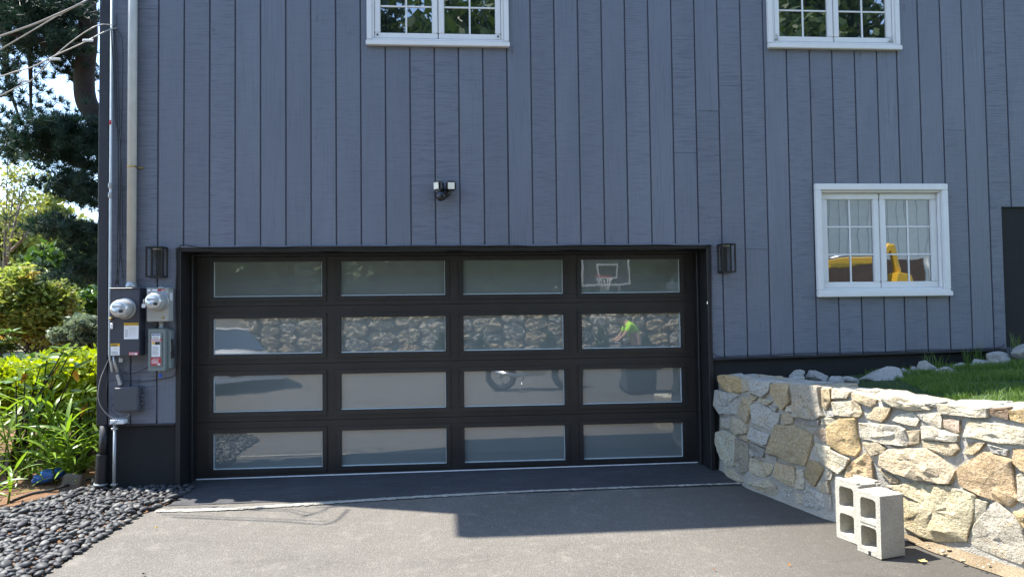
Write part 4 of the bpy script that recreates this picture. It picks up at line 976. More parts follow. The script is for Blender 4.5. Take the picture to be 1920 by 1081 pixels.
t, o0, e, n, z0, W_, D_, H = block(gnd(1567, 1003), gnd(1610, 1022), 'concrete block with grooved end ridges, farther of the two', 1)
rd = MB()
for q0, q1 in ((.0, .035), (.157, .192)): 
    c = o0 + n * ((q0 + q1) / 2) + e * (W_ / 2) + Vector((0, 0, z0 + H + .006)); rd.obox(c, e * (W_ / 2 - .002), n * ((q1 - q0) / 2), Vector((0, 0, .007)))
rd.build('end_ridge', M['block'], t, .003)
rd = MB()
for q0, q1 in ((.0, .03), (.162, .192)): 
    c = o0 + n * ((q0 + q1) / 2) + e * (W_ + .005) + Vector((0, 0, z0 + H / 2)); rd.obox(c, e * .006, n * ((q1 - q0) / 2), Vector((0, 0, H / 2 - .002)))
rd.build('side_ridge', M['block'], t, .003)
t2, o0, e, n, z0, W_, D_, H = block(gnd(1613, 1031), gnd(1653, 1049), 'smooth-sided concrete block, nearer of the two by the stone wall', 2)
MB().obox(o0 + e * (W_ * .5) - n * .0006 + Vector((0, 0, z0 + H / 2 - .003)), e * .060, n * .0008, Vector((0, 0, .0016))).build('crack', M['ink'], t2)
MB().obox(o0 + e * (W_ * .52) - n * .0006 + Vector((0, 0, z0 + .012)), e * .010, n * .0008, Vector((0, 0, .012))).build('notch', M['ink'], t2)
# fallen leaves and bits on the driveway
def fallen(u, v, s, ang, label, mat=None):
    p = gnd(u, v); lf = MB(); pts = []
    for k in range(10):
        a = ang + k * .628; r = s * (1.0 if k % 2 == 0 else .42) * random.uniform(.8, 1.15); pts.append((p.x + r * math.cos(a), p.y + r * math.sin(a), zg(p.x, p.y) + .008 + random.uniform(0, .012)))
    lf.add(pts + [(p.x, p.y, zg(p.x, p.y) + .007)], [(k, (k + 1) % 10, 10) for k in range(10)])
    o = lf.build('fallen_leaf', mat or M['dryleaf'], None, loc=(p.x, p.y, zg(p.x, p.y))); tag(o, label, 'leaf', 'fallen leaves on the driveway')
fallen(1729, 1054, .034, .4, 'pale yellow fallen leaf beside the nearer concrete block')
fallen(292, 991, .016, 1.0, 'tiny yellow leaf on the driveway right of the pebbles')
fallen(1340, 1069, .010, 1.4, 'tiny orange leaf on the driveway near the bottom edge', M['oldleaf'])
fallen(270, 1078, .014, .2, 'dark leaf scrap at the bottom left of the driveway', M['bark'])
fallen(1480, 1061, .012, .9, 'tiny brown leaf on the driveway left of the blocks', M['oldleaf'])

# ------------------------------------------------------------------ left garden
def bed_z(x, y): return zg(x, y) - .02 + .02 * noise.noise((x * 1.5, y * 1.5, 3)) + (.05 * min(1, max(0, (y - .3) / 2)))
heightsheet('garden_bed', LS(-14, .3, 60), LS(-3.6, 16, 70), bed_z, M['mulch'], keep=lambda x, y: x < edge_x(y) - .02 and not (x > -.42 and y > .02))
# pebble bed
UP = [gnd(u, v) for u, v in ((-260, 1045), (-120, 996), (0, 962), (50, 948), (100, 935), (150, 922), (186, 910))]
def up_y(x):
    for a, b in zip(UP, UP[1:]):
        if a.x <= x <= b.x: return a.y + (b.y - a.y) * (x - a.x) / (b.x - a.x)
    return UP[0].y if x < UP[0].x else .02
def in_bed(x, y):
    if x > edge_x(y) + .012 or x < -1.9 or y < -2.9: return False
    lim = up_y(x) if x < -.58 else (.10 if x < -.46 else -.03)
    return y < lim and y > -2.6 - .0 * x
pb = heightsheet('pebble_bed', LS(-2.0, .4, 30), LS(-2.9, .1, 36), lambda x, y: zg(x, y) - .012, M['mulch'], keep=lambda x, y: in_bed(x - .06, y))
ORG[pb] = Vector((0, 0, 0))
PM = []
for k in range(6):
    me = bpy.data.meshes.new('pebble'); bm = bmesh.new(); bmesh.ops.create_icosphere(bm, subdivisions=3, radius=1)
    a, b, c = random.uniform(.85, 1.25), random.uniform(.62, .85), random.uniform(.38, .55)
    for v in bm.verts:
        p = v.co.copy(); p *= 1 + .12 * noise.noise(p * 1.2 + Vector((k * 5, 0, 0))); v.co = Vector((p.x * a, p.y * b, p.z * c))
    for f in bm.faces: f.smooth = True
    bm.to_mesh(me); bm.free(); me.materials.append(M['pebble']); PM.append(me)
cells = {}; pts = []
tries = 0
while tries < 60000:
    tries += 1
    x, y = random.uniform(-1.9, .33), random.uniform(-2.6, .1)
    if not in_bed(x, y): continue
    r = random.uniform(.020, .040) * (1.0 if random.random() < .9 else 1.25); key = (math.floor(x / .08), math.floor(y / .08)); ok = True
    for i in (-1, 0, 1):
        for j_ in (-1, 0, 1):
            for (px, py, pr_) in cells.get((key[0] + i, key[1] + j_), ()):
                if (px - x) ** 2 + (py - y) ** 2 < ((pr_ + r) * .62) ** 2: ok = False
    if ok: cells.setdefault(key, []).append((x, y, r)); pts.append((x, y, r))
def vis_key(p):
    q = Vector((p[0], p[1], 0)) - CAM; u = 960 + F_PX * q.dot(C_R) / q.dot(C_F); v = 540.5 - F_PX * q.dot(C_U) / q.dot(C_F)
    return -(p[2] / q.dot(C_F)) if (-5 < u < 1925 and v < 1086) else 0
pts.sort(key=vis_key)
SV = []; SF = []
for i, (x, y, r) in enumerate(pts):
    rot = Matrix.Rotation(random.uniform(0, 6.28), 4, 'Z') @ Matrix.Rotation(random.gauss(0, .32), 4, 'X') @ Matrix.Rotation(random.gauss(0, .32), 4, 'Y')
    z = zg(x, y) + (.002 if x > edge_x(y) - .03 else random.uniform(0, .026)) + r * .40 + .012 * noise.noise((x * 6, y * 6, 0)); me = PM[i % 6]
    if i < 300:
        o = bpy.data.objects.new('pebble', me); COL.objects.link(o); o.parent = pb; o.location = (x, y, z); o.rotation_euler = rot.to_euler(); o.scale = (r, r, r)
    else:
        b = len(SV); mt = Matrix.Translation((x, y, z)) @ rot @ Matrix.Scale(r, 4); SV += [mt @ v.co for v in me.vertices]; SF += [tuple(b + k for k in p.vertices) for p in me.polygons]
if SF:
    o = link('pebbles', np_mesh('pebbles', [tuple(v) for v in SV], SF, True), M['pebble'], pb); tag(o, 'smooth black river pebbles', kind='stuff')
# hoses, tarp, stone
tubes('drip_hose', [gnd(-40, 985), gnd(20, 975), gnd(55, 945, .03), gnd(75, 944, .03), gnd(120, 936, .03), gnd(155, 922, .03), gnd(172, 909, .03), gnd(174, 897, .04)], .014, M['wire'], 'black hose edging the pebbles in front of the mulch', 'hose', 'black garden hoses')
tubes('drip_hose', [gnd(20, 940, .02), gnd(60, 925, .03), gnd(100, 917, .03), gnd(140, 905, .03), gnd(180, 893, .04)], .013, M['wire'], 'black hose behind, passing in front of the grey stone', 'hose', 'black garden hoses')
tp = gnd(92, 903); me = bpy.data.meshes.new('tarp_bag'); bm = bmesh.new(); bmesh.ops.create_icosphere(bm, subdivisions=4, radius=1)
for v in bm.verts:
    p = v.co.copy(); p *= 1 + .22 * noise.noise(p * 2.2) + .10 * noise.noise(p * 5); v.co = Vector((p.x * .145, p.y * .09, max(-.05, p.z * .065) + .03 * p.x))
for f in bm.faces: f.smooth = True
bm.to_mesh(me); bm.free(); o = link('tarp_bag', me, M['tarp']); o.location = (tp.x, tp.y, .06); tag(o, 'crumpled blue plastic bag lying under the leaves', 'plastic bag')
o = rock('garden_stone', 114, 160, 886, 914, gnd(136, 912).y, 'single grey stone on the mulch beside the blue bag', 77, M['garden'], None, 'stone')

def leaf_mesh(name, L_, W_, mat, curl=.25, fold=.15, segs=5, tipw=.0, wide=.4):
    V = []; F_ = []
    for i in range(segs + 1):
        t = i / segs; wv = W_ * (math.sin(math.pi * min(1, t ** .75 * .96 + .02)) ** .8) * .5 if tipw == 0 else W_ * .5
        x = L_ * t; z = L_ * (curl * t - curl * 1.9 * t * t); V += [(x, -wv, z + wv * fold), (x, 0, z), (x, wv, z + wv * fold)]
    for i in range(segs):
        for k in range(2): F_.append((i * 3 + k, i * 3 + k + 1, (i + 1) * 3 + k + 1, (i + 1) * 3 + k))
    me = bpy.data.meshes.new(name); me.from_pydata(V, [], F_); me.polygons.foreach_set('use_smooth', [True] * len(F_)); me.materials.append(mat); return me
LILY = [leaf_mesh('leaf', 1, .105, M['lily'], .30, .3, 6), leaf_mesh('leaf', 1, .12, M['lily'], .45, .25, 6), leaf_mesh('leaf', 1, .095, M['lily'], .12, .3, 6)]
def put_leaf(me, parent, pos, az, el, L_, roll=0):
    o = bpy.data.objects.new('leaf', me); COL.objects.link(o); o.parent = parent; o.location = Vector(pos) - ORG[parent]
    o.rotation_euler = (Matrix.Rotation(az, 4, 'Z') @ Matrix.Rotation(-el, 4, 'Y') @ Matrix.Rotation(roll, 4, 'X')).to_euler(); o.scale = (L_, L_, L_)
    return o
GL = 'strap-leaved plants by the house corner'
lil = [((-1.02, .52), .80, 9, 'nearest the house corner behind the grey stone'), ((-1.45, .62), 1.12, 10, 'with the tallest stems behind the blue bag'), ((-1.85, .16), .98, 9, 'left of the blue bag'), ((-1.28, 1.15), .95, 8, 'at the back against the hedge'), ((-2.0, .75), 1.15, 8, 'at the left picture edge'), ((-1.20, -.42), .42, 4, 'short one in front at the pebbles'), ((-.82, .95), .72, 6, 'tucked against the side of the house'), ((-1.75, 1.4), 1.2, 7, 'rear left under the hedge')]
for (x, y), h, ns, l_ in lil:
    t = thing('strap_leaf_plant', 'bright green strap-leaved plant, ' + l_, 'plant', (x, y, 0), GL)
    for s_ in range(ns):
        a = random.uniform(0, 6.28); rr_ = random.uniform(.03, .22); bx_ = Vector((x + rr_ * math.cos(a), y + rr_ * math.sin(a), 0)); hh = h * random.uniform(.55, .86)
        tip = bx_ + Vector((math.cos(a) * .10 * random.uniform(.3, 1.8), math.sin(a) * .10 * random.uniform(.3, 1.8) - .04, hh * .78)); MB().tube([bx_, bx_.lerp(tip, .5) + Vector((0, 0, .02)), tip], [.009, .007, .004], 5).build('stem', M['lily'], t)
        a0 = random.uniform(0, 6.28)
        for k in range(9):
            f = .08 + .92 * k / 8; p = bx_.lerp(tip, f); put_leaf(random.choice(LILY), t, p, a0 + k * math.pi * .97 + random.gauss(0, .45), random.uniform(.15, .75) + .25 * f, random.uniform(.26, .42) * (.65 + .35 * h), random.gauss(0, .25))
RH = [leaf_mesh('leaf', 1, .36, M['rhodo'], .10, .2, 5), leaf_mesh('leaf', 1, .33, M['rhodo'], .02, .25, 5)]; RHO = leaf_mesh('leaf', 1, .40, M['oldleaf'], -.1, .3, 5)
def rhodo(base, tops, label, old=()):
    t = thing('rhododendron', label, 'shrub', base, 'broad-leaved shrubs over the hedge'); st_ = MB(); b = Vector(base)
    for i, tp_ in enumerate(tops):
        tp_ = Vector(tp_); mid = b.lerp(tp_, .55) + Vector((random.uniform(-.1, .1), random.uniform(-.1, .1), -.05)); st_.tube([b, mid, tp_], [.014, .010, .005], 6); a0 = random.uniform(0, 6.28)
        for k in range(9): put_leaf(random.choice(RH), t, tp_, a0 + k * .72, random.uniform(-.1, .55), random.uniform(.11, .17), random.gauss(0, .3))
        if i in old:
            for k in range(2 if i == old[0] else 1): put_leaf(RHO, t, tp_ - Vector((0, 0, .02)), random.uniform(3.6, 5.8), -1.1 + .2 * k, random.uniform(.11, .15))
    st_.build('branch', M['bark'], t)
y_ = .75
rhodo((-1.75, y_, 0), [at(u, v, y_ - random.uniform(0, .25)) for u, v in ((48, 695), (88, 672), (120, 655), (140, 690), (100, 708), (62, 730), (30, 715), (75, 690), (112, 680), (128, 668))], 'broad-leaved shrub with orange dying leaves above the strap leaves', (0, 3, 4, 8))
rhodo((-1.05, .8, 0), [at(u, v, .7 - random.uniform(0, .2)) for u, v in ((165, 752), (150, 775), (172, 790), (135, 765), (160, 735), (178, 768), (120, 790), (145, 800), (170, 815))], 'broad-leaved shrub close to the house corner', (0,))
rhodo((-3.4, 2.2, 0), [at(u, v, 2.2) for u, v in ((10, 625), (18, 640), (2, 645), (22, 622))], 'broad-leaved shoot standing above the hedge at the left edge')

def leaf_cloud(name, mat, parent, blobs, n, size, shell=.55, flat_=.0, elong=1.8, seed=1, keep=None):
    g = np.random.default_rng(seed); vol = np.array([b[3] * b[4] * b[5] for b in blobs]) ** .8; pr_ = vol / vol.sum(); idx = g.choice(len(blobs), n, p=pr_); B = np.array([b[:6] for b in blobs])[idx]
    d = g.normal(size=(n, 3)); d /= np.linalg.norm(d, axis=1)[:, None]; rad = shell + (1 - shell) * g.random(n) ** .7; rad *= 1 + .18 * g.normal(size=n) * .6
    P = B[:, :3] + d * B[:, 3:6] * rad[:, None]
    a = g.normal(size=(n, 3)); a[:, 2] *= (1 - flat_); a /= np.linalg.norm(a, axis=1)[:, None]; b = g.normal(size=(n, 3)); b[:, 2] *= (1 - flat_); b -= a * (a * b).sum(1)[:, None]; b /= np.linalg.norm(b, axis=1)[:, None]
    s = size * (.6 + .8 * g.random(n))[:, None]; nrm = np.cross(a, b)
    o_ = np.array(ORG[parent]) if parent is not None else 0
    V = np.stack([P - a * s * elong * .5, P + b * s * .5 + nrm * s * .12, P + a * s * elong * .5, P - b * s * .5 + nrm * s * .12], 1).reshape(-1, 3) - o_
    return link(name, np_mesh(name, V, np.arange(n * 4).reshape(n, 4)), mat, parent)
def lumpy(c, r, n, seed, spread=.75, lo=.35, hi=.6):
    rr_ = random.Random(seed); out = []
    for _ in range(n):
        d = Vector((rr_.gauss(0, 1), rr_.gauss(0, 1), rr_.gauss(0, 1))).normalized() * rr_.random() ** .4 * spread; k = rr_.uniform(lo, hi); out.append((c[0] + d.x * r[0], c[1] + d.y * r[1], c[2] + d.z * r[2], r[0] * k, r[1] * k, r[2] * k))
    return out
# sheared hedge
GH = 'yellow-green clipped hedges'
def hedge(label, u0, u1, vtop, ya, yb, seed, n, mat=None, size=.045):
    pa = at((u0 + u1) / 2, vtop, ya); t = thing('hedge', label, 'hedge', (pa.x, (ya + yb) / 2, 0), GH); bl = []; rr_ = random.Random(seed)
    xa, xb = at(u0, vtop, ya).x, at(u1, vtop, ya).x
    for _ in range(46): x = rr_.uniform(xa, xb); y = rr_.uniform(ya, yb); zt = at(960, vtop, y).z + rr_.uniform(-.12, .02); z = rr_.uniform(.25, zt - .18); z = max(z, zt - .25) if rr_.random() < .65 else z; bl.append((x, y, z, .30, .30, .22))
    leaf_cloud('foliage', mat or M['hedge'], t, bl, n, size, .45, seed=seed, elong=1.7)
    br = MB()
    for k in range(7): x = xa + (xb - xa) * (k + .5) / 7; br.tube([(x, (ya + yb) / 2, -.05), (x + rr_.uniform(-.2, .2), (ya + yb) / 2, .8)], [.02, .008], 6)
    br.build('branch', M['bark'], t)
hedge('bright yellow-green hedge next to the house corner', 118, 200, 632, 1.25, 3.0, 3, 26000)
hedge('bright yellow-green hedge stretching left behind the strap leaves', -60, 122, 656, 1.35, 3.0, 4, 30000)
hedge('darker green hedge band behind the yellow-green one', -60, 70, 648, 4.0, 5.2, 5, 9000, M['shrub'], .06)
def bush(name, label, u0, u1, v0, v1, y, mat, n, size, seed, group=None, lumps=14, cat='shrub', trunk=True, flat_=.0):
    a = at(u0, v1, y); b = at(u1, v0, y); c = (a + b) / 2; r = ((b.x - a.x) / 2, (b.x - a.x) / 2 * .8, (b.z - a.z) / 2); gz = bed_z(c.x, c.y) if y < 15 else -.6
    t = thing(name, label, cat, (c.x, c.y, gz), group); leaf_cloud('crown', mat, t, lumpy(c, r, lumps, seed), n, size, .35, flat_, seed=seed)
    if trunk:
        m_ = MB(); rr_ = random.Random(seed)
        m_.tube([(c.x, c.y, gz - .1), (c.x + rr_.uniform(-.1, .1), c.y, (gz + c.z) / 2), (c.x, c.y, c.z)], [max(.03, r[0] * .05), max(.025, r[0] * .04), .02], 7)
        for k in range(7):
            q = Vector((c.x, c.y, (gz + c.z) / 2 + rr_.uniform(-.1, .3) * r[2])); d = Vector((rr_.gauss(0, 1) * r[0], rr_.gauss(0, 1) * r[1], abs(rr_.gauss(.5, .5)) * r[2])) * .7; m_.tube([q, q + d * .5 + Vector((0, 0, .05)), q + d], [max(.015, r[0] * .022), .012, .006], 5)
        m_.build('trunk', M['bark'], t)
    return t
bush('maple_tree', 'small maple with yellow-orange foliage behind the hedge', -25, 140, 505, 660, 8.0, M['maple'], 15000, .062, 21, lumps=24, cat='tree', flat_=.55)
bush('shrub', 'grey-green feathery shrub against the house beyond the hedge', 98, 205, 590, 655, 6.5, M['sage'], 6000, .05, 22, 'shrubs behind the hedge')
bush('shrub', 'green leafy shrub right of the maple', 120, 205, 520, 620, 9.5, M['shrub'], 8000, .07, 23, 'shrubs behind the hedge', cat='shrub')
bush('shrub', 'dark green shrub filling the gap left of the maple', -80, 45, 560, 660, 10.5, M['shrub'], 6000, .08, 24, 'shrubs behind the hedge')
bush('shrub', 'dull green shrub low behind the maple', 30, 150, 570, 670, 11.5, M['darktree'], 6000, .09, 25, 'shrubs behind the hedge')
GT = 'sunlit trees beyond the garden'
bush('background_tree', 'tall yellow-green tree left of the middle beyond the maple', -60, 75, 395, 640, 20, M['yellowgreen'], 9000, .17, 31, GT, 26, 'tree')
bush('background_tree', 'yellow-green tree with highest crown beyond the garden', 35, 150, 372, 620, 24, M['yellowgreen'], 9000, .19, 32, GT, 26, 'tree')
bush('background_tree', 'pale tree close to the house corner far back', 110, 215, 388, 620, 27, M['yellowgreen'], 9000, .20, 33, GT, 26, 'tree')
bush('background_tree', 'green lower tree in front of the tall yellow-green ones', 40, 200, 455, 640, 15, M['shrub'], 8000, .13, 34, GT, 22, 'tree')
bush('background_tree', 'dark low tree at the left edge far back', -120, 40, 470, 660, 30, M['darktree'], 7000, .26, 35, GT, 18, 'tree')
for i in range(7):
    x = -48 + i * 6.5; z = 5.5 + 1.5 * math.sin(i * 2.1); y = 42 + 3 * math.cos(i); t = thing('far_tree', ('leftmost', 'second', 'third', 'middle', 'fifth', 'sixth', 'rightmost')[i] + ' far tree in the row closing the view behind the garden', 'tree', (x, y, -.6), 'far line of trees')
    leaf_cloud('crown', M['yellowgreen' if i % 2 else 'darktree'], t, lumpy((x, y, z * .55), (4.6, 3, z * .55), 16, 90 + i), 5000, .36, .4, seed=70 + i); MB().tube([(x, y, -.6), (x, y, z * .6)], [.3, .15], 7).build('trunk', M['bark'], t)
# bare twiggy tree at the left
tw = thing('twiggy_tree', 'nearly bare slender tree with few leaves at the left edge', 'tree', tuple(Vector((at(12, 600, 13).x, 13, -.5))))
m_ = MB(); tipsL = []
for (pp) in ([(6, 640), (8, 480), (12, 400), (14, 310)], [(8, 560), (16, 450), (24, 370), (33, 320)], [(10, 500), (28, 420), (48, 352), (62, 340)], [(20, 470), (45, 445), (60, 420), (75, 395)], [(2, 520), (-6, 430), (-2, 350)], [(30, 400), (35, 380), (40, 330)]):
    Q = catmull([at(u, v, 13 + random.uniform(-.6, .6)) for u, v in pp], 4); m_.tube(Q, [max(.008, .045 * (1 - i / len(Q))) for i in range(len(Q))], 5)
    for q in Q[len(Q) // 3:]:
        for _ in range(3): d = Vector((random.gauss(0, .3), random.gauss(0, .3), random.uniform(0, .45))); m_.tube([q, q + d * .6, q + d], [.010, .007, .004], 4); tipsL.append(q + d)
m_.build('branch', M['twig'], tw)
leaf_cloud('leaves', M['yellowgreen'], tw, [(p.x, p.y, p.z, .22, .22, .18) for p in tipsL], 900, .07, .2, seed=55)

# the big pine
pine = thing('pine_tree', 'tall dark pine with bent trunk beside the house', 'tree', (-3.3, 6.0, -.1))
tr = MB(); yP = 6.0
TP = catmull([Vector((-3.0, yP, -.2)), at(212, 420, yP), at(204, 300, yP), at(184, 228, yP), at(162, 190, yP), at(158, 140, yP), at(165, 70, yP), at(163, 0, yP), at(158, -120, yP), at(165, -300, yP)], 6)
tr.tube(TP, [.21 - .0016 * i for i in range(len(TP))], 14).build('trunk', M['bark'], pine)
NDL = []
def tuft_at(p, d, r): NDL.append((p, d, r))
def limb(px, ys, r0, tufts, spread, seed):
    P = catmull([at(u, v, y) for (u, v), y in zip(px, ys)], 7); MB().tube(P, [max(.012, r0 * (1 - .8 * i / len(P))) for i in range(len(P))], 8).build('branch', M['bark'], pine)
    rr_ = random.Random(seed)
    for _ in range(int(tufts * 1.15)):
        i = rr_.randrange(len(P) // 5, len(P)); q = P[i] + Vector((rr_.gauss(0, spread), rr_.gauss(0, spread), rr_.gauss(0, spread * .38))); d = (q - P[i]); d = d.normalized() if d.length > .01 else Vector((0, 0, 1))
        tuft_at(q, (d + Vector((0, 0, .55))).normalized(), rr_.uniform(.13, .20))
def pad(u, v, ru, rv, y, n, seed):
    n = int(n * 1.3); rr_ = random.Random(seed); c = at(u, v, y); sc = (y - CAM.y) / F_PX
    for _ in range(n):
        q = c + Vector((rr_.gauss(0, .5) * ru * sc, rr_.gauss(0, .45), rr_.gauss(0, .5) * rv * sc)); tuft_at(q, Vector((rr_.gauss(0, 1), rr_.gauss(0, 1), .5 + rr_.random())).normalized(), rr_.uniform(.13, .20))
limb([(166, 80), (120, 95), (60, 70), (-10, 60)], [6, 5.6, 5.2, 4.8], .09, 90, .26, 1)
limb([(166, 60), (110, 45), (40, 30), (-30, 25)], [6, 6.4, 6.8, 7], .08, 90, .28, 2)
limb([(164, 30), (120, 5), (60, -20), (0, -60)], [6, 5.8, 5.5, 5.2], .08, 80, .26, 3)
limb([(190, 240), (140, 255), (90, 265), (40, 290)], [6, 5.5, 5.2, 5.0], .09, 100, .26, 4)
limb([(205, 320), (170, 312), (140, 303), (110, 290), (70, 262)], [6, 5.6, 5.3, 5.1, 5.0], .10, 80, .24, 5)
limb([(205, 345), (165, 350), (130, 352), (112, 345)], [6, 5.5, 5.2, 5.0], .07, 60, .22, 6)
limb([(208, 430), (160, 430), (115, 425), (82, 425)], [6, 5.6, 5.3, 5.1], .07, 70, .20, 7)
limb([(208, 500), (170, 500), (145, 505)], [6, 5.6, 5.3], .06, 55, .22, 8)
limb([(52, -30), (56, 60), (57, 130), (58, 210)], [6.6, 6.5, 6.4, 6.2], .075, 20, .3, 9)
limb([(10, -20), (10, 80), (14, 150), (34, 215)], [6.8, 6.8, 6.7, 6.5], .08, 30, .3, 10)
limb([(34, 215), (20, 240), (-5, 300)], [6.5, 6.3, 6.2], .04, 55, .26, 11)
for i, (u, v, ru, rv, y, n) in enumerate(((35, 35, 60, 40, 5.6, 150), (110, 55, 50, 45, 6.4, 130), (70, 88, 70, 22, 5.8, 95), (150, 120, 30, 35, 6.5, 50), (115, 130, 40, 12, 6.2, 28), (85, 8, 80, 22, 5.2, 110), (125, 245, 55, 28, 5.2, 150), (160, 275, 28, 34, 5.6, 90), (80, 275, 35, 24, 5.3, 70), (20, 270, 32, 45, 6.2, 40), (15, 130, 22, 50, 6.6, 45), (150, 350, 34, 22, 5.3, 100), (165, 378, 22, 14, 5.2, 40), (140, 432, 40, 18, 5.4, 70), (160, 470, 26, 26, 5.6, 60), (165, 515, 22, 18, 5.6, 40), (40, 190, 26, 14, 6.4, 18), (20, 10, 50, 22, 6.9, 80))): pad(u, v, ru, rv, y, n, 100 + i)
for k in range(240):
    a = random.uniform(0, 6.28); h = random.uniform(7.4, 15); rad = (16 - h) * .30 * random.random() ** .5; tuft_at(Vector((-3.7 + rad * math.cos(a), 6 + rad * math.sin(a), h)), Vector((math.cos(a), math.sin(a), .8)).normalized(), .32)
V = []; g = np.random.default_rng(5)
for p, d, r in NDL:
    k = 40; dd = g.normal(size=(k, 3)) * .62 + np.array(d); dd /= np.linalg.norm(dd, axis=1)[:, None]; s = g.normal(size=(k, 3)); s -= dd * (dd * s).sum(1)[:, None]; s /= np.linalg.norm(s, axis=1)[:, None]
    b = np.array(p) + dd * .015; e_ = np.array(p) + dd * r * (.7 + .5 * g.random(k))[:, None]; wv = .0062
    V.append(np.stack([b - s * wv, b + s * wv, e_], 1).reshape(-1, 3))
V = np.concatenate(V) - np.array(ORG[pine]); link('needles', np_mesh('needles', V, np.arange(len(V)).reshape(-1, 3)), M['needle'], pine)

# ------------------------------------------------------------------ behind the camera (seen mirrored in the glass)
hz = heightsheet('hillside', LS(-60, 60, 24), LS(-13.25, -90, 20), lambda x, y: 1.62 + .02 * (-13 - y) + .1 * noise.noise((x * .2, y * .2, 0)), M['lawn'])
fw = thing('far_stone_wall', 'long boulder wall across the driveway behind the viewer', 'stone wall', (4, -13, 0))
MB().box(-12, 26, -13.5, -13.02, -.6, 1.60).build('backing', M['mortar'], fw)
heightsheet('dirt_bank', LS(-12, 26, 40), LS(-10.6, -13.1, 8), lambda x, y: zg(x, y) + .01 + .18 * max(0, (-10.9 - y) / 2.2) ** 1.3 + .03 * noise.noise((x * 2, y * 2, 0)), M['dirt'])
x = -3.5; sd_ = 0
while x < 13:
    z = -.05; wd = random.uniform(.45, .85)
    while z < 1.6:
        h = random.uniform(.24, .48); pts_ = []
        for k in range(8): a = k * math.pi / 4 + random.uniform(-.2, .2); pts_.append(Vector((x + wd / 2 + math.cos(a) * wd * .52 * random.uniform(.85, 1.05), -13.0, z + h / 2 + math.sin(a) * h * .54 * random.uniform(.85, 1.05))))
        make_stone(pts_, Vector((0, 1, 0)), .13, parent=fw, seed=sd_); sd_ += 1.3; z += h
    x += wd
for i, (x, h) in enumerate(((2.2, .9), (3.3, .75), (5.2, .8), (6.6, 1.0), (7.9, .7))):
    t = thing('small_conifer', ('leftmost', 'second', 'middle', 'tallest', 'rightmost')[i] + ' small cone-shaped conifer in front of the boulder wall', 'shrub', (x, -12.2, .15), 'small conifers by the boulder wall')
    leaf_cloud('crown', M['darktree'], t, [(x, -12.2, .15 + h * f, .34 * (1 - f) + .05, .34 * (1 - f) + .05, .16) for f in (.12, .3, .5, .7, .88)], 2500, .06, .3, seed=200 + i); MB().tube([(x, -12.2, .05), (x, -12.2, .15 + h * .8)], .02, 6).build('trunk', M['bark'], t)
def big_tree(x, y, h, r, seed, mat, label, n=9000, size=.34, cz=.58, ch=.42):
    t = thing('shade_tree', label, 'tree', (x, y, 1.7), 'tall trees behind the viewer'); leaf_cloud('crown', mat, t, lumpy((x, y, 1.7 + h * cz), (r, r, h * ch), 26, seed, .8, .28, .5), n, size, .3, seed=seed)
    m_ = MB(); m_.tube([(x, y, 1.5), (x + .2, y, 1.7 + h * .3), (x, y, 1.7 + h * .75)], [.34, .26, .08], 9)
    for k in range(8): a = k * .8; m_.tube([(x + .15, y, 1.7 + h * (.25 + .05 * k)), (x + math.cos(a) * r * .4, y + math.sin(a) * r * .4, 1.7 + h * (.42 + .05 * k)), (x + math.cos(a) * r * .75, y + math.sin(a) * r * .75, 1.7 + h * (.5 + .05 * k))], [.12, .08, .03], 6)
    m_.build('trunk', M['bark'], t)
for i, a in enumerate(((-8, -21, 13, 5.0), (-1.5, -24, 15, 5.2), (4.5, -22, 14, 4.8), (10.5, -30, 17, 5.5), (12.6, -21, 14, 3.2), (21, -36, 18, 6), (29, -32, 16, 6), (-16, -28, 16, 6))):
    big_tree(*a, 300 + i, M['darktree' if i % 3 else 'shrub'], ('broad tree at far left behind the viewer', 'tall tree left of centre behind the viewer', 'tall tree behind the middle of the boulder wall', 'tallest tree left of the pale house', 'slim tree in front of the pale house', 'tree behind the pale house', 'tree at far right behind the pale house', 'tree at the outer left behind the viewer')[i])
for i, (x, y, h, r) in enumerate(((-9, -16, 6.5, 3.2), (-4.5, -17, 7.0, 3.4), (-.5, -16.5, 6.2, 3.0), (3.2, -17.5, 7.0, 3.2), (7.2, -18, 6.4, 2.8), (9.6, -23, 6.0, 2.6))):
    t = thing('understory_shrub', ('first', 'second', 'third', 'fourth', 'fifth', 'sixth')[i] + ' big shrub from the left on the bank behind the viewer', 'shrub', (x, y, 1.65), 'shrubs on the bank behind the viewer')
    leaf_cloud('crown', M['shrub' if i % 2 else 'sage'], t, lumpy((x, y, 1.6 + h * .45), (r, r * .8, h * .5), 14, 400 + i), 9000, .22, .3, seed=400 + i); MB().tube([(x, y, 1.5), (x, y, 1.6 + h * .5)], [.1, .05], 6).build('trunk', M['bark'], t)
big_tree(26, -39, 25, 7, 350, M['darktree'], 'very tall tree rising over the roof of the pale house', 9000, .45, .6, .4)
for i in range(9):
    x = -22 + i * 4.6; y = -27 - 1.5 * math.sin(i * 1.7); h = 6.5 + 1.2 * math.sin(i * 2.3)
    t = thing('woodland_edge_tree', ('first', 'second', 'third', 'fourth', 'fifth', 'sixth', 'seventh', 'eighth', 'ninth')[i] + ' low leafy tree from the left along the wood edge behind the viewer', 'tree', (x, y, 1.8), 'low trees along the wood edge')
    leaf_cloud('crown', M['yellowgreen' if i % 2 else 'shrub'], t, lumpy((x, y, 1.6 + h * .42), (3.4, 2, h * .5), 14, 500 + i), 6000, .30, .3, seed=500 + i); MB().tube([(x, y, 1.5), (x, y, 1.6 + h * .5)], [.14, .07], 6).build('trunk', M['bark'], t)
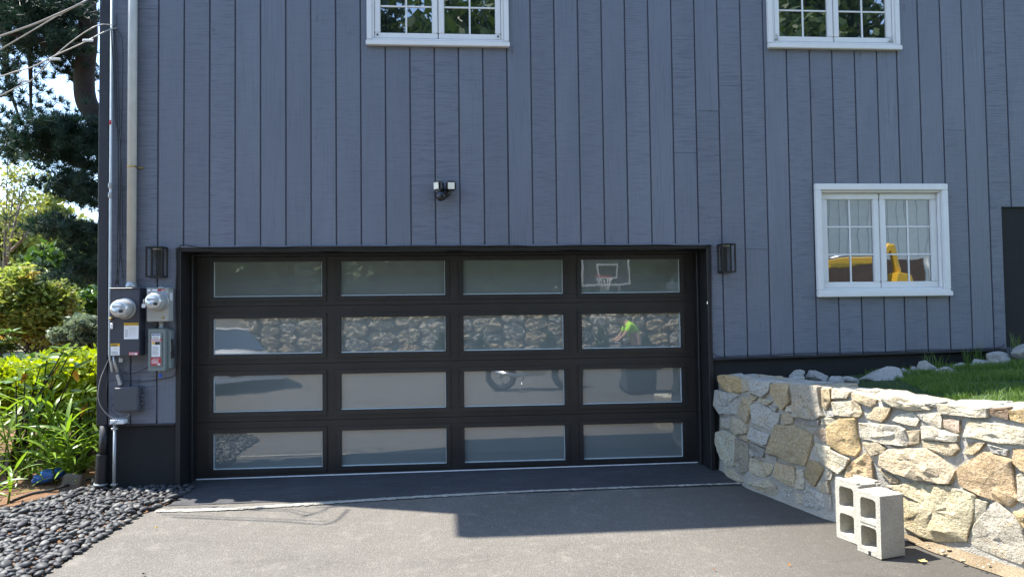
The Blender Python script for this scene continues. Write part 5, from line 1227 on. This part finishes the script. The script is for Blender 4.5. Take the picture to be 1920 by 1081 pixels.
# pale neighbouring house
nh = thing('neighbour_house', 'pale sided neighbour house with dark roof across the street', 'house', (18, -28, 1.8))
MB().box(10, 27, -34, -26, 1.4, 7.6).build('wall', M['vinylsiding'], nh)
for i in range(34):
    MB().box(10.2 + i * .5, 10.24 + i * .5, -26.0 + .001, -25.97, 1.6, 7.5).build('batten', M['white'], nh)
MB().prism([(9.6, -25.4, 7.5), (9.6, -34.6, 7.5), (9.6, -30, 10.2)], (17.8, 0, 0)).build('roof', M['roof'], nh)
for x in (12, 17.2): 
    wn = MB().box(x, x + 1.4, -25.99, -25.93, 3.6, 5.0).build('window', M['white'], nh); MB().box(x + .1, x + 1.3, -25.93, -25.92, 3.7, 4.9).build('pane', M['glass'], wn)
MB().box(19, 25.5, -25.99, -25.90, 1.6, 3.9).build('garage_front', M['brick'], nh)
# excavator
ex = thing('excavator', 'yellow excavator with folded boom standing on the bank', 'excavator', (17, -18.5, 1.7))
for y in (-19.3, -17.7):
    tk = MB().prism([(15.6 + q[0], y - .22, 1.72 + q[1]) for q in ((0, .3), (.3, 0), (2.4, 0), (2.7, .3), (2.4, .62), (.3, .62))], (0, .44, 0)); tk.build('track', M['rubber'], ex, .03)
MB().box(15.7, 17.6, -19.2, -17.8, 2.38, 3.1).build('body', M['yellow'], ex, .06, 2)
cb = MB().box(16.5, 17.5, -18.4, -17.82, 3.1, 3.95).build('cab', M['yellow'], ex, .05); MB().box(16.6, 17.4, -17.818, -17.80, 3.2, 3.85).build('window', M['glass'], cb)
def barrel(a, b, w0, w1, nm): a = Vector(a); b = Vector(b); t_ = (b - a).normalized(); s_ = Vector((0, 1, 0)); u_ = t_.cross(s_); m_ = MB(); m_.add([a + u_ * w0 + s_ * .13, a - u_ * w0 + s_ * .13, a - u_ * w0 - s_ * .13, a + u_ * w0 - s_ * .13, b + u_ * w1 + s_ * .11, b - u_ * w1 + s_ * .11, b - u_ * w1 - s_ * .11, b + u_ * w1 - s_ * .11], [(0, 1, 2, 3), (7, 6, 5, 4), (0, 4, 5, 1), (1, 5, 6, 2), (2, 6, 7, 3), (3, 7, 4, 0)]); return m_.build(nm, M['yellow'], ex, .02)
barrel((17.3, -18.3, 2.55), (18.2, -18.3, 3.20), .15, .17, 'boom'); barrel((18.15, -18.3, 3.17), (20.4, -18.3, 3.40), .17, .12, 'boom'); barrel((20.4, -18.3, 3.36), (20.9, -18.3, 3.95), .11, .10, 'arm'); barrel((20.9, -18.3, 3.95), (21.15, -18.3, 2.9), .12, .09, 'arm')
MB().tube([(18.4, -18.1, 3.42), (20.6, -18.1, 3.62)], .04, 8).build('ram', M['chrome'], ex)
MB().prism([(20.9, -18.7, 2.9), (21.5, -18.7, 2.8), (21.6, -18.7, 2.4), (21.2, -18.7, 2.1), (20.85, -18.7, 2.4)], (0, .8, 0)).build('bucket', M['yellow'], ex, .02)
ex.location = (14.9, -18.5, 1.66)
# basketball hoop
hp = thing('basketball_hoop', 'portable basketball hoop with clear backboard behind the viewer', 'basketball hoop', (6.9, -11.2, zg(6, -11)))
MB().tube([(7.1, -11.6, zg(6, -11)), (7.0, -11.4, 2.6)], .05, 10).build('pole', M['lampblack'], hp); MB().box(6.7, 7.6, -12.0, -11.2, zg(6, -11) - .02, .10).build('base', M['lampblack'], hp, .04)
bb = MB().box(6.0, 7.2, -11.12, -11.08, 2.25, 3.05).build('backboard', M['bin'], hp)
fr = MB()
for (xa, xb, za, zb) in ((5.97, 7.23, 3.05, 3.09), (5.97, 7.23, 2.21, 2.25), (5.97, 6.01, 2.25, 3.05), (7.19, 7.23, 2.25, 3.05), (6.33, 6.87, 2.75, 2.79), (6.33, 6.87, 2.38, 2.42), (6.33, 6.37, 2.42, 2.75), (6.83, 6.87, 2.42, 2.75)): fr.box(xa, xb, -11.075, -11.06, za, zb)
fr.build('board_frame', M['white'], bb)
MB().tube([(6.45 + .22 * math.cos(q * .3142), -10.8 + .22 * math.sin(q * .3142), 2.42) for q in range(21)], .012, 6).build('rim', M['lblr'], hp)
nt_ = MB()
for q in range(12): a = q * .5236; nt_.tube([(6.45 + .22 * math.cos(a), -10.8 + .22 * math.sin(a), 2.41), (6.45 + .14 * math.cos(a + .4), -10.8 + .14 * math.sin(a + .4), 2.2), (6.45 + .11 * math.cos(a + .2), -10.8 + .11 * math.sin(a + .2), 2.03)], .007, 4)
nt_.build('net', M['white'], hp)
# trash bin
z0 = zg(6.2, -6.3); tb = thing('trash_bin', 'dark wheeled trash bin with white phone number behind the viewer', 'trash bin', (6.2, -6.4, z0))
MB().prism([(5.93, -6.68, z0 + .04), (6.47, -6.68, z0 + .04), (6.47, -6.12, z0 + .04), (5.93, -6.12, z0 + .04)], (0, 0, .98), 1.22).build('body', M['bin'], tb, .03, 2)
MB().prism([(5.86, -6.75, z0 + 1.022), (6.54, -6.75, z0 + 1.022), (6.54, -6.02, z0 + 1.022), (5.86, -6.02, z0 + 1.022)], (0, 0, .07), .92).build('lid', M['lampblack'], tb, .02, 2)
for x in (5.95, 6.45): MB().lathe((x - .03, -6.78, z0 + .13), (1, 0, 0), [(0, .12), (.06, .12)], 18).build('wheel', M['rubber'], tb)
text(tb, '(203) 888-0081', 6.20, z0 + .55, -6.085, .062, M['lblw'], align='CENTER', flip=True); em = MB().tube([(6.08, -6.08, z0 + .76), (6.08, -6.08, z0 + .68), (6.0, -6.08, z0 + .64), (5.92, -6.08, z0 + .68), (5.92, -6.08, z0 + .76)], .008, 4); em.build('emblem', M['lblw'], tb)
# motorcycle
zm = zg(4, -7.3); mc = thing('motorcycle', 'dark motorcycle parked side-on behind the viewer', 'motorcycle', (4.2, -7.3, zm))
for x, nm in ((3.55, 'wheel'), (4.95, 'wheel')):
    wh = MB().tube([(x + .27 * math.cos(q * math.pi / 12), -7.3, zm + .32 + .27 * math.sin(q * math.pi / 12)) for q in range(25)], .055, 8).build(nm, M['rubber'], mc)
    sp = MB().tube([(x + .2 * math.cos(q * math.pi / 12), -7.3, zm + .32 + .2 * math.sin(q * math.pi / 12)) for q in range(25)], .014, 6)
    for q in range(5): sp.tube([(x, -7.3, zm + .32), (x + .2 * math.cos(q * 1.2566), -7.3, zm + .32 + .2 * math.sin(q * 1.2566))], .013, 6)
    sp.lathe((x, -7.36, zm + .32), (0, 1, 0), [(0, .05), (.12, .05)], 12).build('rim', M['chrome'], wh)
MB().tube([(4.95, -7.3, zm + .32), (4.72, -7.3, zm + .95)], .03, 8).tube([(4.72, -7.55, zm + 1.05), (4.68, -7.3, zm + 1.0), (4.72, -7.05, zm + 1.05)], .016, 8).build('fork', M['chrome'], mc)
MB().obox((4.25, -7.3, zm + .48), (.27, 0, .02), (0, .16, 0), (0, 0, .17)).build('engine', M['chrome'], mc, .05, 2)
MB().obox((4.42, -7.3, zm + .84), (.26, 0, .03), (0, .13, 0), (-.03, 0, .12)).build('tank', M['bin'], mc, .08, 3)
MB().obox((3.92, -7.3, zm + .80), (.34, 0, -.03), (0, .12, 0), (0, 0, .055)).obox((3.50, -7.3, zm + .86), (.16, 0, .06), (0, .09, 0), (0, 0, .04)).build('seat', M['rubber'], mc, .03, 2)
MB().tube([(4.1, -7.12, zm + .36), (3.8, -7.12, zm + .34), (3.45, -7.12, zm + .42)], [.03, .045, .05], 8).build('exhaust', M['chrome'], mc); MB().tube([(4.0, -7.15, zm + .3), (3.92, -6.98, zm + .0)], .014, 6).build('kickstand', M['chrome'], mc)
MB().lathe((4.82, -7.3, zm + .92), (1, 0, .1), [(0, .09), (.06, .09), (.09, .05)], 14).build('headlight', M['chrome'], mc)
# white car
zc = zg(-1, -5.5); car = thing('white_car', 'white car parked left of the driveway, nose toward the drive', 'car', (-1.6, -5.3, zc))
prof = [(.62, .30, .82), (.60, .62, .80), (.45, .80, .84), (-.1, .92, .88), (-.75, 1.02, .88), (-1.5, 1.42, .70), (-2.1, 1.48, .68), (-3.0, 1.40, .68), (-3.6, 1.08, .80), (-3.85, .95, .82), (-3.95, .35, .80)]
secs = [(.66, .50, .62), (.60, .72, .76), (.40, .84, .84), (-.15, .95, .89), (-.8, 1.02, .90), (-3.3, 1.05, .90), (-3.75, .98, .86), (-3.92, .60, .78)]
V = []; Fc = []
for (x, zt, hw) in secs:
    for (f, g2) in ((-1, .22), (-1.04, .55), (-1.0, .82), (-.8, .97), (0, 1.02), (.8, .97), (1.0, .82), (1.04, .55), (1, .22)): V.append((x, -5.35 + f * hw, zc + g2 * zt if g2 > .3 else zc + .22))
for i in range(len(secs) - 1):
    for k in range(8): Fc.append((i * 9 + k, i * 9 + k + 1, (i + 1) * 9 + k + 1, (i + 1) * 9 + k))
Fc += [tuple(range(9)), tuple((len(secs) - 1) * 9 + k for k in range(9))[::-1]]
MB().add(V, Fc, True).build('body', M['carwhite'], car, .0)
V = []; Fc = []
for (x, zt, hw) in ((-.62, 1.02, .80), (-1.35, 1.44, .66), (-2.5, 1.46, .66), (-3.45, 1.05, .76)): V += [(x, -5.35 - hw, zc + min(zt, 1.0)), (x - .02, -5.35 - hw * .86, zc + zt), (x - .02, -5.35 + hw * .86, zc + zt), (x, -5.35 + hw, zc + min(zt, 1.0))]
for i in range(3):
    for k in range(3): Fc.append((i * 4 + k, i * 4 + k + 1, (i + 1) * 4 + k + 1, (i + 1) * 4 + k))
Fc += [(0, 1, 2, 3), (15, 14, 13, 12)]; MB().add(V, Fc).build('windows', M['glass'], car, .02); MB().box(-2.5, -1.4, -5.35 - .58, -5.35 + .58, zc + 1.455, zc + 1.49).build('roof', M['carwhite'], car, .02)
for x in (-.25, -3.0):
    for y in (-6.2, -4.5): wh = MB().lathe((x, y - .1, zc + .33), (0, 1, 0), [(0, .28), (.02, .33), (.18, .33), (.20, .28)], 22).build('wheel', M['rubber'], car); MB().lathe((x, y + (.102 if y > -5 else -.122), zc + .33), (0, 1, 0), [(0, .20), (.02, .20)], 16).build('rim', M['chrome'], wh)
for y in (-5.95, -4.75): MB().obox((.585, y, zc + .62), (.03, 0, 0), (0, .16, 0), (0, 0, .05)).build('headlight', M['chrome'], car, .015)
MB().box(.655, .68, -5.75, -4.95, zc + .34, zc + .48).build('grille', M['plastic'], car, .005)
car.location = (-2.9, -9.6, zc); car.rotation_euler = (0, 0, R(58))
# person bending behind the bin
pz = zg(7, -10); pe = thing('person', 'person in a neon yellow shirt and dark trousers leaning forward behind the bin', 'person', (7.1, -10, pz))
def skin(name, chains, mat, parent):
    vs = []; es = []; rs = []
    for ch in chains:
        prev = None
        for it in ch:
            if isinstance(it, int): prev = it; continue
            vs.append(it[:3]); rs.append(it[3]); 
            if prev is not None: es.append((prev, len(vs) - 1))
            prev = len(vs) - 1
    me = bpy.data.meshes.new(name); me.from_pydata([tuple(Vector(v)) for v in vs], es, []); o = bpy.data.objects.new(name, me); COL.objects.link(o)
    m_ = o.modifiers.new('s', 'SKIN'); m_.use_smooth_shade = True
    for i, r in enumerate(rs): me.skin_vertices[0].data[i].radius = (r, r)
    me.skin_vertices[0].data[0].use_root = True; o.modifiers.new('d', 'SUBSURF').levels = 2
    dg = bpy.context.evaluated_depsgraph_get(); m2 = bpy.data.meshes.new_from_object(o.evaluated_get(dg)); bpy.data.objects.remove(o); m2.materials.clear(); m2.materials.append(mat); m2.name = name
    return link(name, m2, mat, parent)
body = skin('body', [[(0, 0, .95, .15), (-.10, 0, 1.18, .15), (-.24, 0, 1.36, .14), (-.33, 0, 1.44, .055), (-.42, .0, 1.50, .095), (-.46, 0, 1.56, .095)], [0, (.02, .12, .88, .095), (.03, .14, .48, .065), (.06, .14, .09, .045), (-.08, .15, .04, .04)], [0, (.02, -.12, .88, .095), (.03, -.14, .48, .065), (.06, -.14, .09, .045), (-.08, -.15, .04, .04)],
   [2, (-.25, .19, 1.33, .065), (-.38, .24, 1.10, .05), (-.55, .18, .98, .038), (-.63, .17, .96, .03)], [2, (-.25, -.19, 1.33, .065), (-.38, -.24, 1.10, .05), (-.55, -.18, .98, .038), (-.63, -.17, .96, .03)]], M['skin'], pe)
skin('shirt', [[(0, 0, .96, .165), (-.10, 0, 1.18, .166), (-.24, 0, 1.36, .155), (-.30, 0, 1.42, .07)], [2, (-.25, .19, 1.33, .078), (-.33, .225, 1.18, .066)], [2, (-.25, -.19, 1.33, .078), (-.33, -.225, 1.18, .066)]], M['neon'], pe)
skin('trousers', [[(.0, 0, .93, .162), (.01, 0, .86, .12)], [0, (.02, .12, .86, .14), (.03, .14, .48, .11), (.06, .14, .10, .09)], [0, (.02, -.12, .86, .14), (.03, -.14, .48, .11), (.06, -.14, .10, .09)]], M['denim'], pe)
hm = MB().lathe((7.1 - .445, -10, pz + 1.56), (-.2, 0, 1), [(0, .102), (.04, .102), (.075, .080), (.095, .04), (.1, 0)], 14); hm.build('hair', M['hair'], pe)
